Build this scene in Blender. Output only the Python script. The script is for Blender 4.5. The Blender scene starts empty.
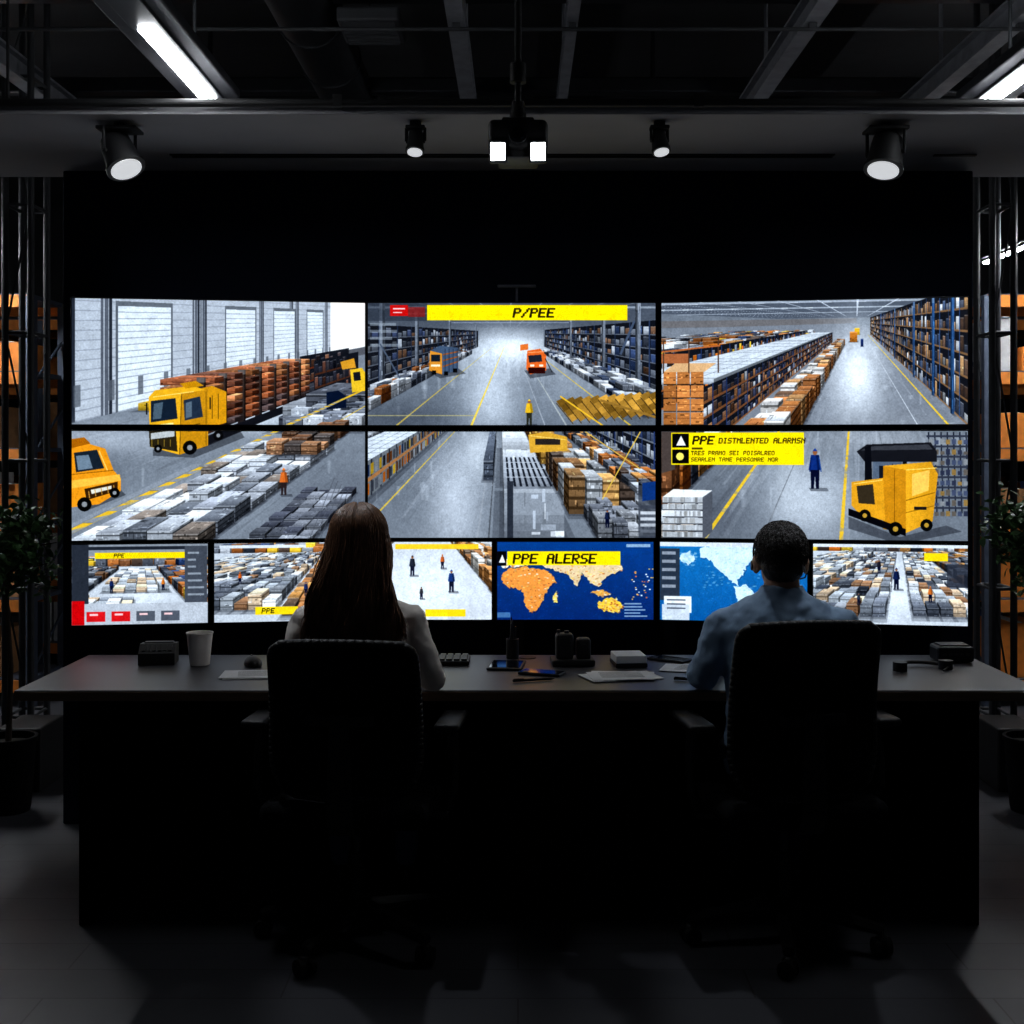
import bpy, bmesh, math, random
import numpy as np
from mathutils import Vector, Matrix, Euler
random.seed(7); RNG=np.random.RandomState(11)
scene=bpy.context.scene
scene.view_settings.view_transform='Standard'

# ------------------------------------------------------------------ materials
def lin(c):
    return tuple(((v/255)/12.92 if v/255<=0.04045 else ((v/255+0.055)/1.055)**2.4) for v in c)
def pm(name,rgb,rough=.5,metal=0.,var=.2,scale=15,bump=0.,stretch=(1,1,1),bscale=None,spec=.5):
    m=bpy.data.materials.new(name); m.use_nodes=True
    nt=m.node_tree; N=nt.nodes; L=nt.links; b=N['Principled BSDF']
    b.inputs['Roughness'].default_value=rough; b.inputs['Metallic'].default_value=metal
    b.inputs['Specular IOR Level'].default_value=spec
    tc=N.new('ShaderNodeTexCoord'); mp=N.new('ShaderNodeMapping'); mp.inputs['Scale'].default_value=stretch
    L.new(tc.outputs['Object'],mp.inputs['Vector'])
    nz=N.new('ShaderNodeTexNoise'); nz.inputs['Scale'].default_value=scale; nz.inputs['Detail'].default_value=4
    L.new(mp.outputs[0],nz.inputs['Vector'])
    cr=N.new('ShaderNodeValToRGB'); c=lin(rgb)
    cr.color_ramp.elements[0].position=.3; cr.color_ramp.elements[1].position=.7
    cr.color_ramp.elements[0].color=(*[v*(1-var) for v in c],1)
    cr.color_ramp.elements[1].color=(*[min(1,v*(1+var)) for v in c],1)
    L.new(nz.outputs['Fac'],cr.inputs['Fac']); L.new(cr.outputs['Color'],b.inputs['Base Color'])
    if bump>0:
        n2=N.new('ShaderNodeTexNoise'); n2.inputs['Scale'].default_value=bscale or scale*3
        n2.inputs['Detail'].default_value=3
        L.new(mp.outputs[0],n2.inputs['Vector'])
        bp=N.new('ShaderNodeBump'); bp.inputs['Strength'].default_value=bump; bp.inputs['Distance'].default_value=.01
        L.new(n2.outputs['Fac'],bp.inputs['Height']); L.new(bp.outputs['Normal'],b.inputs['Normal'])
    return m
def em(name,col,strength):
    m=bpy.data.materials.new(name); m.use_nodes=True
    b=m.node_tree.nodes['Principled BSDF']
    b.inputs['Base Color'].default_value=(.8,.8,.8,1)
    b.inputs['Emission Color'].default_value=(*col,1); b.inputs['Emission Strength'].default_value=strength
    return m

M=dict(
 black=pm('black_paint',(14,15,18),.6), plastic=pm('black_plastic',(17,17,19),.5,spec=.35), mesh=pm('chair_fabric',(10,11,14),.9,bump=.4,scale=60,spec=.15),
 metal=pm('dark_metal',(60,62,66),.4,.8), steel=pm('grey_steel',(120,125,135),.5,.3), beam=pm('beam_grey_paint',(130,133,140),.6), conduit=pm('conduit_dark',(60,62,66),.6),
 ceil=pm('ceiling_dark',(34,35,38),.8), soffit=pm('soffit_plaster',(168,168,172),.85,var=.06,scale=4,spec=.2),
 backdrop=pm('backdrop_navy_black',(24,31,48),.85,var=.1,scale=3,spec=.1), wall=pm('wall_concrete',(52,54,58),.85,scale=3,bump=.2),
 desktop=pm('desk_top_laminate',(62,62,68),.42,var=.06,scale=6), deskedge=pm('desk_edge_wood',(120,92,68),.5,stretch=(1,12,12)),
 deskbody=pm('desk_body_black',(8,8,10),.75,spec=.1), white=pm('white_paper',(232,235,238),.7,var=.03), cup=pm('paper_cup_white',(244,240,236),.6,var=.03),
 skin=pm('skin',(205,155,125),.5,var=.06,bump=.05,scale=30), blouse=pm('blouse_white',(242,234,226),.75,var=.03,scale=8,bump=.5,bscale=9,stretch=(1,1,.6)),
 shirt=pm('shirt_blue',(138,168,200),.75,var=.05,scale=8,bump=.5,bscale=9,stretch=(1,1,.6)), trousers=pm('trousers_grey',(90,100,122),.85,bump=.3),
 trousers2=pm('trousers_dark',(35,38,48),.85,bump=.3), shoe=pm('shoe_black',(20,18,18),.35),
 hair1=pm('hair_brown',(116,80,56),.42,var=.5,scale=30,stretch=(6,6,.5)), hair2=pm('hair_dark',(40,31,27),.5,var=.4,scale=60,bump=.5,bscale=160),
 eye=pm('eye_white',(230,230,230),.2,var=.01), iris=pm('eye_iris',(50,35,25),.2), lip=pm('lips',(165,85,80),.5),
 rackb=pm('rack_steel_blue',(80,90,108),.5,.3), orange=pm('box_orange',(226,132,50),.7), card=pm('box_cardboard',(178,128,82),.8), wbox=pm('box_white',(205,205,205),.7), bbox=pm('box_blue',(50,80,130),.7),
 leaf=pm('leaf_green',(58,98,48),.5,var=.4,scale=8), bark=pm('bark',(50,38,28),.9), pot=pm('pot_ceramic',(14,14,16),.8,spec=.1), soil=pm('soil',(30,22,16),.95),
 lens=pm('lens_glass',(20,24,34),.08), key=pm('keycap',(38,38,42),.5),
)
M['lamp']=em('lamp_tube',(.93,.96,1.0),34)
M['lamp_s']=em('lamp_tube_far',(.93,.96,1.0),210)
M['proj']=em('projector_lamp',(.9,.95,1.0),10)
M['uplight_added']=em('added_uplight_glow',(.93,.96,1.0),26)  # unseen upward glow, added to brighten the ceiling beams
M['spotlens']=em('spot_lens_added_glow',(.93,.96,1.0),.6)  # glow added to the lens of an otherwise dark can

# ------------------------------------------------------------------ mesh helpers
def _setmat(verts,mi):
    fs=set()
    for v in verts:
        for f in v.link_faces: fs.add(f)
    for f in fs: f.material_index=mi
    return fs
def box(bm,c,s,mi=0,rot=None,bev=0.,seg=2):
    r=bmesh.ops.create_cube(bm,size=1.0); vs=r['verts']
    for v in vs: v.co=Vector((v.co.x*s[0],v.co.y*s[1],v.co.z*s[2]))
    fs=_setmat(vs,mi)
    if bev>0:
        es=list({e for f in fs for e in f.edges})
        rr=bmesh.ops.bevel(bm,geom=es,offset=bev,segments=seg,affect='EDGES',profile=.5,clamp_overlap=True)
        allv=set(rr['verts'])
        for f in rr['faces']: f.material_index=mi
        vs=[v for v in (allv|set(v for v in vs if v.is_valid))]
        fs={f for v in vs for f in v.link_faces}; vs=list({v for f in fs for v in f.verts})
    R=rot if rot is not None else Matrix.Identity(3)
    for v in vs: v.co=R@v.co+Vector(c)
    return vs
def cyl(bm,p0,p1,r0,r1=None,seg=16,mi=0,cap=True):
    if r1 is None: r1=r0
    p0=Vector(p0);p1=Vector(p1);d=p1-p0
    r=bmesh.ops.create_cone(bm,cap_ends=cap,segments=seg,radius1=r0,radius2=r1,depth=d.length)
    q=Vector((0,0,1)).rotation_difference(d.normalized()).to_matrix()
    for v in r['verts']: v.co=q@v.co+(p0+p1)/2
    _setmat(r['verts'],mi); return r['verts']
def sph(bm,c,r,mi=0,rot=None,u=20,w=14):
    if not hasattr(r,'__len__'): r=(r,r,r)
    q=bmesh.ops.create_uvsphere(bm,u_segments=u,v_segments=w,radius=1)
    R=rot if rot is not None else Matrix.Identity(3)
    for v in q['verts']: v.co=R@Vector((v.co.x*r[0],v.co.y*r[1],v.co.z*r[2]))+Vector(c)
    _setmat(q['verts'],mi)
def chain(bm,pts,rs,mi=0,seg=16):
    for i,(p,r) in enumerate(zip(pts,rs)):
        sph(bm,p,r,mi,u=seg,w=10)
        if i: cyl(bm,pts[i-1],p,rs[i-1],r,seg,mi)
def loft(bm,rings,mi=0,cap=True):
    R=[[bm.verts.new(p) for p in ring] for ring in rings]; n=len(R[0])
    for a,b in zip(R,R[1:]):
        for i in range(n):
            f=bm.faces.new((a[i],a[(i+1)%n],b[(i+1)%n],b[i])); f.material_index=mi
    if cap:
        f=bm.faces.new(list(reversed(R[0]))); f.material_index=mi
        f=bm.faces.new(R[-1]); f.material_index=mi
def ering(cx,cy,z,rx,ry,n=28,p=2.3):
    o=[]
    for i in range(n):
        a=2*math.pi*i/n; c,s=math.cos(a),math.sin(a)
        o.append((cx+rx*math.copysign(abs(c)**(2/p),c),cy+ry*math.copysign(abs(s)**(2/p),s),z))
    return o
def lathe(bm,c,prof,mi=0,n=28,cap=False):
    loft(bm,[[(c[0]+r*math.cos(2*math.pi*i/n),c[1]+r*math.sin(2*math.pi*i/n),c[2]+z) for i in range(n)] for r,z in prof],mi,cap)
def obj(name,bm,mats,loc=(0,0,0),parent=None,smooth=False,rotz=0,ang=None):
    bmesh.ops.recalc_face_normals(bm,faces=bm.faces)
    me=bpy.data.meshes.new(name); bm.to_mesh(me); bm.free()
    for m in (mats if isinstance(mats,(list,tuple)) else [mats]): me.materials.append(m)
    o=bpy.data.objects.new(name,me); scene.collection.objects.link(o)
    o.location=loc; o.rotation_euler=(0,0,rotz)
    if parent: o.parent=parent
    if smooth:
        for p in me.polygons: p.use_smooth=True
        if ang is not None:
            try: me.set_sharp_from_angle(angle=math.radians(ang))
            except Exception: pass
    return o
def empty(name,loc=(0,0,0),rotz=0):
    e=bpy.data.objects.new(name,None); e.empty_display_size=.1
    scene.collection.objects.link(e); e.location=loc; e.rotation_euler=(0,0,rotz); return e
def BM(): return bmesh.new()
def remesh(o,vox,it=4,f=.5):
    m=o.modifiers.new('r','REMESH'); m.mode='VOXEL'; m.voxel_size=vox; m.use_smooth_shade=True
    s=o.modifiers.new('s','SMOOTH'); s.iterations=it; s.factor=f

# ------------------------------------------------------------------ screen pictures (painted canvas)
S=3; X0c,Y0c,WC,HC=66,290,906,340
cw,chh=WC*S,HC*S
cv=np.zeros((chh,cw,3),np.float32)+8
def clipbox(clip): return ((clip[0]-X0c)*S,(clip[1]-Y0c)*S,(clip[2]-X0c)*S,(clip[3]-Y0c)*S)
def poly(pts,col,clip,alpha=1.):
    P=np.array([((x-X0c)*S,(y-Y0c)*S) for x,y in pts],np.float32)
    cx0,cy0,cx1,cy1=clipbox(clip)
    x0=int(max(cx0,math.floor(P[:,0].min())));x1=int(min(cx1,math.ceil(P[:,0].max())+1))
    y0=int(max(cy0,math.floor(P[:,1].min())));y1=int(min(cy1,math.ceil(P[:,1].max())+1))
    if x1<=x0 or y1<=y0: return
    xs=np.arange(x0,x1)[None,:]+.5; ys=np.arange(y0,y1)[:,None]+.5
    ins=np.zeros((y1-y0,x1-x0),bool); n=len(P)
    for i in range(n):
        ax,ay=P[i];bx,by=P[(i+1)%n]
        if ay==by: continue
        c=((ay>ys)!=(by>ys))&(xs<(bx-ax)*(ys-ay)/(by-ay)+ax)
        ins^=c
    sub=cv[y0:y1,x0:x1]; col=np.array(col,np.float32)
    sub[ins]=sub[ins]*(1-alpha)+col*alpha
def rect(x0,y0,x1,y1,col,clip=None,alpha=1.): poly([(x0,y0),(x1,y0),(x1,y1),(x0,y1)],col,clip or (x0,y0,x1,y1),alpha)
def line(a,b,w,col,clip,alpha=1.,w2=None):
    dx,dy=b[0]-a[0],b[1]-a[1]; l=math.hypot(dx,dy) or 1; nx,ny=-dy/l/2,dx/l/2; w2=w if w2 is None else w2
    poly([(a[0]+nx*w,a[1]+ny*w),(b[0]+nx*w2,b[1]+ny*w2),(b[0]-nx*w2,b[1]-ny*w2),(a[0]-nx*w,a[1]-ny*w)],col,clip,alpha)
def glow(cx,cy,rx,ry,col,clip,a=1.):
    x0,y0,x1,y1=[int(v) for v in clipbox(clip)]
    xs=(np.arange(x0,x1)[None,:]/S+X0c-cx)/rx; ys=(np.arange(y0,y1)[:,None]/S+Y0c-cy)/ry
    g=(np.exp(-(xs**2+ys**2))*a)[...,None]
    cv[y0:y1,x0:x1]=cv[y0:y1,x0:x1]*(1-g)+np.array(col,np.float32)*g
def vgrad(clip,c0,c1):
    x0,y0,x1,y1=[int(v) for v in clipbox(clip)]
    t=np.linspace(0,1,y1-y0)[:,None,None]
    cv[y0:y1,x0:x1]=np.array(c0,np.float32)*(1-t)+np.array(c1,np.float32)*t
def sh(c,k): return tuple(min(255,v*k) for v in c)
def person2(x,y,h,col,clip,col2=(30,35,60)):
    poly([(x-h*.16,y-1),(x+h*.3,y-1),(x+h*.34,y+h*.06),(x-h*.1,y+h*.06)],(60,62,68),clip,.5)
    poly([(x-h*.11,y-h*.5),(x+h*.11,y-h*.5),(x+h*.1,y),(x+h*.025,y),(x,y-h*.35),(x-h*.03,y),(x-h*.10,y)],col2,clip)
    poly([(x-h*.10,y-h*.84),(x+h*.10,y-h*.84),(x+h*.16,y-h*.47),(x-h*.16,y-h*.47)],col,clip)
    poly([(x+h*.02,y-h*.84),(x+h*.10,y-h*.84),(x+h*.16,y-h*.47),(x+h*.06,y-h*.47)],sh(col,.75),clip)
    poly([(x+h*.06*math.cos(t),y-h*.91+h*.08*math.sin(t)) for t in np.linspace(0,6.28,9)[:-1]],(150,105,75),clip)
    poly([(x-h*.06,y-h*.93),(x+h*.06,y-h*.93),(x,y-h*1.01)],sh(col,1.2),clip)
R=random.Random(3); RD=random.Random(77)
class Feed:
    def __init__(s,clip,vx,vy,k,h): s.clip,s.vx,s.vy,s.k,s.h=clip,vx,vy,k,h
    def p(s,X,Y,Z): Y=max(Y,.6); return (s.vx+s.k*X/Y, s.vy+s.k*(s.h-Z)/Y)
    def q(s,pts,col,a=1.): poly([s.p(*p) for p in pts],col,s.clip,a)
    def face(s,pts,col,det=1.):
        P=[s.p(*p) for p in pts]; poly(P,col,s.clip)
        xs=[p[0] for p in P];ys=[p[1] for p in P]; w=max(xs)-min(xs);h=max(ys)-min(ys)
        if w*h<5 or w*h>9000: return
        if max(xs)<s.clip[0] or min(xs)>s.clip[2] or max(ys)<s.clip[1] or min(ys)>s.clip[3]: return
        B=lambda a,b:tuple((P[0][k]*(1-a)+P[1][k]*a)*(1-b)+(P[3][k]*(1-a)+P[2][k]*a)*b for k in(0,1))
        for g in range(3): poly([B(0,g*.16),B(1,g*.16),B(1,(g+1)*.16),B(0,(g+1)*.16)],(18,20,26),s.clip,.26-.08*g)
        poly([B(0,.92),B(1,.92),B(1,1),B(0,1)],(255,255,255),s.clip,.22)
        n=int(min(26,2+w*h/9)*det)
        for i in range(n):
            u=RD.random();v=RD.random();du=RD.uniform(.04,.28);dv=RD.uniform(.02,.12)
            if RD.random()<.4: du,dv=dv*.6,du*1.3
            u1=min(1,u+du);v1=min(1,v+dv)
            kk=RD.choice((.35,.55,.8,1.2,1.45,1.8)); poly([B(u,v),B(u1,v),B(u1,v1),B(u,v1)],sh(col,kk),s.clip,.6)
    def box(s,xa,xb,ya,yb,za,zb,col,slats=0,top=1.25,det=1.):
        if za==0:
            for k in(.08,.2):
                o=(xb-xa)*k; s.q([(xa-o,ya-k*1.4,0),(xb+o,ya-k*1.4,0),(xb+o,yb,0),(xa-o,yb,0)],(50,52,58),.28)
        if xb<0: s.face([(xb,ya,za),(xb,yb,za),(xb,yb,zb),(xb,ya,zb)],sh(col,.58),det)
        if xa>0: s.face([(xa,ya,za),(xa,yb,za),(xa,yb,zb),(xa,ya,zb)],sh(col,.58),det)
        if zb<s.h: s.face([(xa,ya,zb),(xb,ya,zb),(xb,yb,zb),(xa,yb,zb)],sh(col,top),det*.6)
        s.face([(xa,ya,za),(xb,ya,za),(xb,ya,zb),(xa,ya,zb)],col,det)
        for i in range(slats):
            z=za+(zb-za)*(i+.5)/slats
            s.q([(xa,ya,z),(xb,ya,z),(xb,ya,z+.08*(zb-za)),(xa,ya,z+.08*(zb-za))],sh(col,.5),.8)
            X=xb if xb<0 else xa
            if X*xb>=0: s.q([(X,ya,z),(X,yb,z),(X,yb,z+.08*(zb-za)),(X,ya,z+.08*(zb-za))],sh(col,.35),.8)
    def floorline(s,X,ya,yb,w,col,a=1.):
        s.q([(X-w/2,ya,0),(X+w/2,ya,0),(X+w/2,yb,0),(X-w/2,yb,0)],col,a*.9)
        for i in range(14):
            y=RD.uniform(ya,yb); s.q([(X-w/2,y,0),(X+w/2,y,0),(X+w/2,y+RD.uniform(.05,.3),0),(X-w/2,y+.1,0)],(150,152,156),.5)
    def stacks(s,xa,xb,ya,yb,dy,h,cols,nx=1,jit=.3,slats=0,hmin=.4,gap=.1):
        n=int((yb-ya)/dy)
        for i in range(n-1,-1,-1):
            y=ya+i*dy
            order=range(nx)
            if (xa+xb)/2>0: order=reversed(list(order))
            for j in order:
                w=(xb-xa)/nx; x=xa+j*w
                hh=h*(hmin+(1-hmin)*R.random()); c=sh(R.choice(cols),.8+.4*R.random())
                s.box(x+gap*w*R.random(),x+w-gap*w*R.random(),y,y+dy*(1-jit*R.random()),0,hh,c,slats)
    def rack(s,xa,xb,ya,yb,dy,levels,lh,cols,post=(50,80,140),beam=(190,100,40)):
        n=int((yb-ya)/dy); X=xb if xb<0 else xa
        s.q([(X,ya,0),(X,yb,0),(X,yb,levels*lh),(X,ya,levels*lh)],(40,42,48))
        for i in range(n-1,-1,-1):
            y=ya+i*dy
            for l in range(levels):
                for j in range(3):
                    y0=y+dy*(j/3+.04); hh=lh*(.35+.5*R.random()); c=sh(R.choice(cols),.6+.6*R.random())
                    s.face([(X,y0,l*lh),(X,y0+dy*.27,l*lh),(X,y0+dy*.27,l*lh+hh),(X,y0,l*lh+hh)],c,.6)
                s.q([(X,y,l*lh-.1),(X,y+dy,l*lh-.1),(X,y+dy,l*lh+.04),(X,y,l*lh+.04)],beam,.85)
            s.q([(X,y,0),(X,y+.06*dy,0),(X,y+.06*dy,levels*lh),(X,y,levels*lh)],post)
def scuffs_and_sheen(f,xa,xb,ya,yb,n):
    for i in range(n):
        X=RD.uniform(xa,xb);Y=RD.uniform(ya,yb);w=RD.uniform(.02,.14);l=RD.uniform(.6,6); k=RD.choice((70,85,190,210))
        f.q([(X,Y,0),(X+w,Y,0),(X+w+RD.uniform(-.3,.3),Y+l,0),(X+RD.uniform(-.3,.3),Y+l,0)],(k,k+2,k+6),RD.uniform(.06,.2))
    for i in range(n//6):  # pale streaks: floor reflections painted into the feed picture
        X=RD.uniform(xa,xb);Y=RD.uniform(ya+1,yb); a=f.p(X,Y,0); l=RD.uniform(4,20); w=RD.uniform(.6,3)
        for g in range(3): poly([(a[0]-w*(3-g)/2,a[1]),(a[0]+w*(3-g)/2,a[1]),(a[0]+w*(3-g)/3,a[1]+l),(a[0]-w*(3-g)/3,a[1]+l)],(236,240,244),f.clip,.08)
WOOD=[(160,108,66),(140,92,54),(116,84,62),(184,142,92),(92,78,70),(62,64,72)]
GREY=[(150,153,158),(110,113,120),(182,183,186),(80,84,93),(202,202,204)]
MIX=WOOD+GREY+[(200,120,50),(60,80,120),(222,190,70)]
# ---- left column
c=(70,294,364,541); vgrad(c,(184,188,194),(194,197,201))
f=Feed(c,518,312,300,6)
W=-23.7
for i in range(26):
    z=i*.55
    f.q([(W,14,z),(W,60,z),(W,60,z+.07),(W,14,z+.07)],(158,162,170))
f.q([(W,14,8.2),(W,60,8.2),(W,60,8.9),(W,14,8.9)],(120,124,130))
for Y in [15.6,17.0,21.6,22.1,27.0,30.5,31.3,36]:
    f.q([(W,Y,0),(W,Y+.3,0),(W,Y+.3,16),(W,Y,16)],(100,104,112))
    f.q([(W,Y+.33,0),(W,Y+.45,0),(W,Y+.45,16),(W,Y+.33,16)],(56,60,68))
    f.q([(W,Y+.1,0),(W,Y+.14,0),(W,Y+.14,16),(W,Y+.1,16)],(190,194,200))
for Y in [17.7,24,28.6,33]:
    f.q([(W,Y,0),(W,Y+2.6,0),(W,Y+2.6,6.4),(W,Y,6.4)],(218,222,226))
    for i in range(16): f.q([(W,Y,i*.4),(W,Y+2.6,i*.4),(W,Y+2.6,i*.4+.07),(W,Y,i*.4+.07)],(166,171,178))
    f.q([(W,Y-.1,0),(W,Y,0),(W,Y,6.6),(W,Y-.1,6.6)],(100,104,110)); f.q([(W,Y+2.6,0),(W,Y+2.7,0),(W,Y+2.7,6.6),(W,Y+2.6,6.6)],(100,104,110)); f.q([(W,Y-.1,6.4),(W,Y+2.7,6.4),(W,Y+2.7,6.7),(W,Y-.1,6.7)],(110,114,120))
for Y in np.arange(16,40,1.3): f.q([(W,Y,.8),(W,Y+.25,.8),(W,Y+.25,2),(W,Y,2)],(100,104,110),.8)
f.q([(W,37,.5),(W,46,.5),(W,46,9),(W,37,9)],(250,252,253))
f.q([(W,36.6,-.1),(W,60,-.1),(W,60,1.2),(W,36.6,1.2)],(100,100,104))
poly([f.p(W,14,0),f.p(W,60,0),(364,345),(364,541),(70,541),(70,426)],(132,137,144),c)
scuffs_and_sheen(f,-22,-4,7,30,240)
glow(300,400,70,22,(218,222,226),c,.85); glow(110,440,80,14,(186,190,196),c,.7); glow(190,505,70,20,(166,171,177),c,.5); glow(340,510,50,40,(96,100,108),c,.6); glow(90,470,40,20,(102,107,114),c,.5); glow(250,420,30,14,(230,233,236),c,.6)
f.stacks(-23,-21.8,18,34,.6,1.0,MIX,1)
f.rack(-18,-15.6,21,27,1.6,3,1.0,[(120,90,75),(80,70,70),(60,60,68),(150,70,50)],(60,60,66),(110,60,40))
f.box(-16.5,-13.8,20.4,25,0,.5,(60,60,64)); f.rack(-16.6,-13.9,20.0,25.5,1.2,3,.95,[(110,80,70),(75,70,72),(60,60,68)],(50,50,56),(90,60,45))
# cargo row behind the yellow cab
for Y in np.arange(19,13.2,-.95):
    for l in range(7):
        cc=sh(R.choice([(160,100,70),(136,88,66),(122,84,70),(176,124,88),(90,76,74)]),.75+.4*R.random())
        f.box(-16,-14.1,Y,Y+.42,.5+l*.37,.5+l*.37+.27,cc); f.box(-16,-14.1,Y+.45,Y+.86,.5+l*.37,.5+l*.37+.27,sh(cc,.8+.4*R.random()))
    f.box(-14.4,-14.08,Y-.02,Y+.05,.2,3.1,(70,60,56),det=0)
f.q([(-14.05,13.2,0),(-14.05,19.6,0),(-14.05,19.6,.45),(-14.05,13.2,.45)],(40,40,44))
# yellow cab
poly([(150,450),(206,444),(236,432),(240,438),(190,458),(150,456)],(60,62,66),c,.6)
poly([(183,392),(208,386),(222,392),(222,424),(196,432)],(206,154,40),c)
poly([(146,398),(152,391),(190,386),(204,392),(204,446),(176,455),(147,447)],(226,178,52),c)
poly([(178,394),(204,390),(204,446),(176,455)],(192,144,40),c)
poly([(148,402),(172,399),(174,420),(148,424)],(40,52,66),c); poly([(151,405),(160,403),(158,420),(150,421)],(110,128,140),c,.7); poly([(180,401),(196,397),(199,418),(181,422)],(52,64,80),c)
poly([(182,404),(188,402),(188,418),(182,420)],(130,146,156),c,.6); line((178,394),(176,455),.8,(120,90,30),c); line((202,392),(202,446),.8,(120,90,30),c); line((150,398),(190,392),.8,(250,220,130),c)
poly([(146,430),(172,427),(174,452),(147,447)],(60,54,40),c); poly([(148,434),(171,431),(171,437),(148,440)],(190,190,186),c)
for i in range(4): line((149+i*6,440),(149+i*6,447),.8,(150,130,60),c)
poly([(150,427),(170,424),(170,428),(150,431)],(250,236,160),c); line((144,404),(144,416),1.6,(30,30,34),c); line((206,398),(206,410),1.4,(30,30,34),c)
line((184,428),(196,425),.8,(90,70,30),c); line((184,432),(196,429),.8,(90,70,30),c); line((208,396),(208,420),.8,(90,70,30),c); line((214,394),(214,420),.8,(90,70,30),c)
for (x,y,r) in ((186,448,7),(214,436,5),(155,449,4)):
    poly([(x+r*math.cos(t),y+r*math.sin(t)) for t in np.linspace(0,6.28,13)[:-1]],(24,24,26),c); poly([(x+r*.4*math.cos(t),y+r*.4*math.sin(t)) for t in np.linspace(0,6.28,9)[:-1]],(150,150,150),c)
poly([(176,384),(192,381),(200,386),(182,389)],(196,146,34),c)
# right trailers
f.box(-12.2,-9.2,15,17.5,0,.7,(70,72,80),2); f.box(-12,-9.4,15,17.3,.7,1.3,(150,152,156),1)
f.box(-13,-9.3,18,21,0,1.1,(90,92,98),3); f.stacks(-12,-8,15,18,.5,1.0,GREY,4)
poly([(322,392),(334,390),(342,396),(342,408),(322,410)],(30,40,62),c)
poly([(346,368),(358,366),(362,372),(362,390),(348,392)],(222,190,60),c); poly([(349,371),(356,370),(357,379),(350,380)],(40,44,50),c)
poly([(336,360),(350,356),(352,366),(338,368)],(206,156,60),c)
# hazard line
f.floorline(-12.35,6.5,24,.3,(232,194,56))
for Y in np.arange(6.6,20,.5): f.floorline(-12.35,Y,Y+.12,.28,(90,86,70),.8)
f.floorline(-10,14.2,26,.1,(210,188,90))
# pallets stacks
f.stacks(-11.4,-8.2,7.6,13.2,.5,.55,[(160,162,167),(140,142,148),(196,198,202),(110,113,119),(130,120,112)],5,jit=.12,slats=3,hmin=.35)
f.stacks(-10.8,-8.6,12.6,15,.4,.6,[(120,92,74),(92,84,80),(156,122,96)],3,slats=2)
f.stacks(-7.2,-5.5,7.6,10,.3,.2,[(90,92,98),(130,132,138),(70,72,80)],4,slats=2)
for j in range(12): line((304+j*5.4,541),(330+j*3.6,478+j*3),.8,(96,98,104),c,.7)
# orange truck at left
poly([(72,500),(118,488),(124,494),(84,510)],(60,62,66),c,.6)
poly([(70,447),(84,443),(104,449),(112,470),(119,478),(119,490),(98,503),(70,506)],(226,156,46),c)
poly([(74,453),(96,450),(103,468),(76,472)],(44,54,64),c); poly([(76,456),(88,455),(92,468),(78,470)],(120,136,150),c)
poly([(70,480),(118,474),(119,480),(70,488)],(240,190,84),c); poly([(84,488),(116,481),(116,490),(86,499)],(70,50,30),c); poly([(90,489),(110,485),(110,488),(91,493)],(220,216,200),c)
poly([(70,440),(84,438),(90,444),(70,449)],(170,110,30),c); line((72,474),(112,470),.8,(150,100,30),c); line((98,451),(106,470),1,(255,210,120),c)
for i in range(5): line((88+i*6,490-i*1.4),(89+i*6,497-i*1.6),.8,(190,150,80),c)
for (x,y,r) in ((84,503,7),(113,492,5)):
    poly([(x+r*math.cos(t),y+r*math.sin(t)) for t in np.linspace(0,6.28,13)[:-1]],(22,22,24),c); poly([(x+r*.4*math.cos(t),y+r*.4*math.sin(t)) for t in np.linspace(0,6.28,9)[:-1]],(150,150,150),c)
person2(279,495,27,(206,118,60),c,(60,50,50))
# ---- middle top
c=(365,300,658,430); vgrad(c,(86,92,102),(120,124,130)); f=Feed(c,510,334,120,7)
f.q([(-22,3,11),(-22,90,11),(22,90,11),(22,3,11)],(84,90,100))
for Y in (4,4.5,5,5.5,6,7,8,9,11,14,18,24,32,45): f.q([(-22,Y,10.7),(22,Y,10.7),(22,Y,11),(-22,Y,11)],(150,156,164))
for X in range(-20,21,4): f.q([(X,4,10.9),(X+.2,4,10.9),(X+.2,80,10.9),(X,80,10.9)],(140,146,154))
for X in (-15,-9,-3,3,9,15):
    for Y in (6,8,10,13,17,23,30): f.q([(X,Y,10.5),(X+1.2,Y,10.5),(X+1.2,Y+.4,10.5),(X,Y+.4,10.5)],(245,248,250))
poly([(365,398),(480,340),(545,340),(658,385),(658,430),(365,430)],(118,124,132),c)
scuffs_and_sheen(f,-15,16,9,60,260)
glow(512,350,46,20,(240,243,246),c,.95); glow(490,395,28,44,(214,219,225),c,.85); glow(570,385,40,30,(168,173,180),c,.6); glow(400,420,50,16,(80,85,94),c,.7); glow(640,410,30,20,(88,93,101),c,.6)
f.rack(-30,-16,5,60,2.4,5,1.6,[(80,84,94),(106,110,118),(70,80,106),(160,162,166),(120,96,80)],(54,64,84),(110,114,122))
f.rack(17,30,5,60,2.4,5,1.7,[(90,94,104),(106,110,118),(70,86,120),(170,172,176),(120,96,80)],(60,74,102),(120,124,132))
for Y in (60,34,22,16,12,9.5,7.8): 
    f.box(-17.4,-17,Y,Y+.3,0,11,(130,136,146)); f.box(17,17.4,Y,Y+.3,0,11,(130,136,146))
f.stacks(-15.5,-12.5,9,40,.9,1.6,GREY+[(120,80,50)],4,slats=1); f.stacks(11,15.5,10,40,1.0,1.4,GREY+[(70,80,100)],4,slats=1)
rect(366,300,427,322,(58,64,74),c,.6); rect(390,306,408,317,(196,36,36),c); rect(408,308,425,318,(150,44,44),c,.7); rect(393,309,405,310.5,(240,210,210),c); rect(393,313,402,314,(240,210,210),c)
for i in range(4): rect(370,324+i*7,392+R.randint(0,12),327+i*7,(170,176,182),c,.5)
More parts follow.
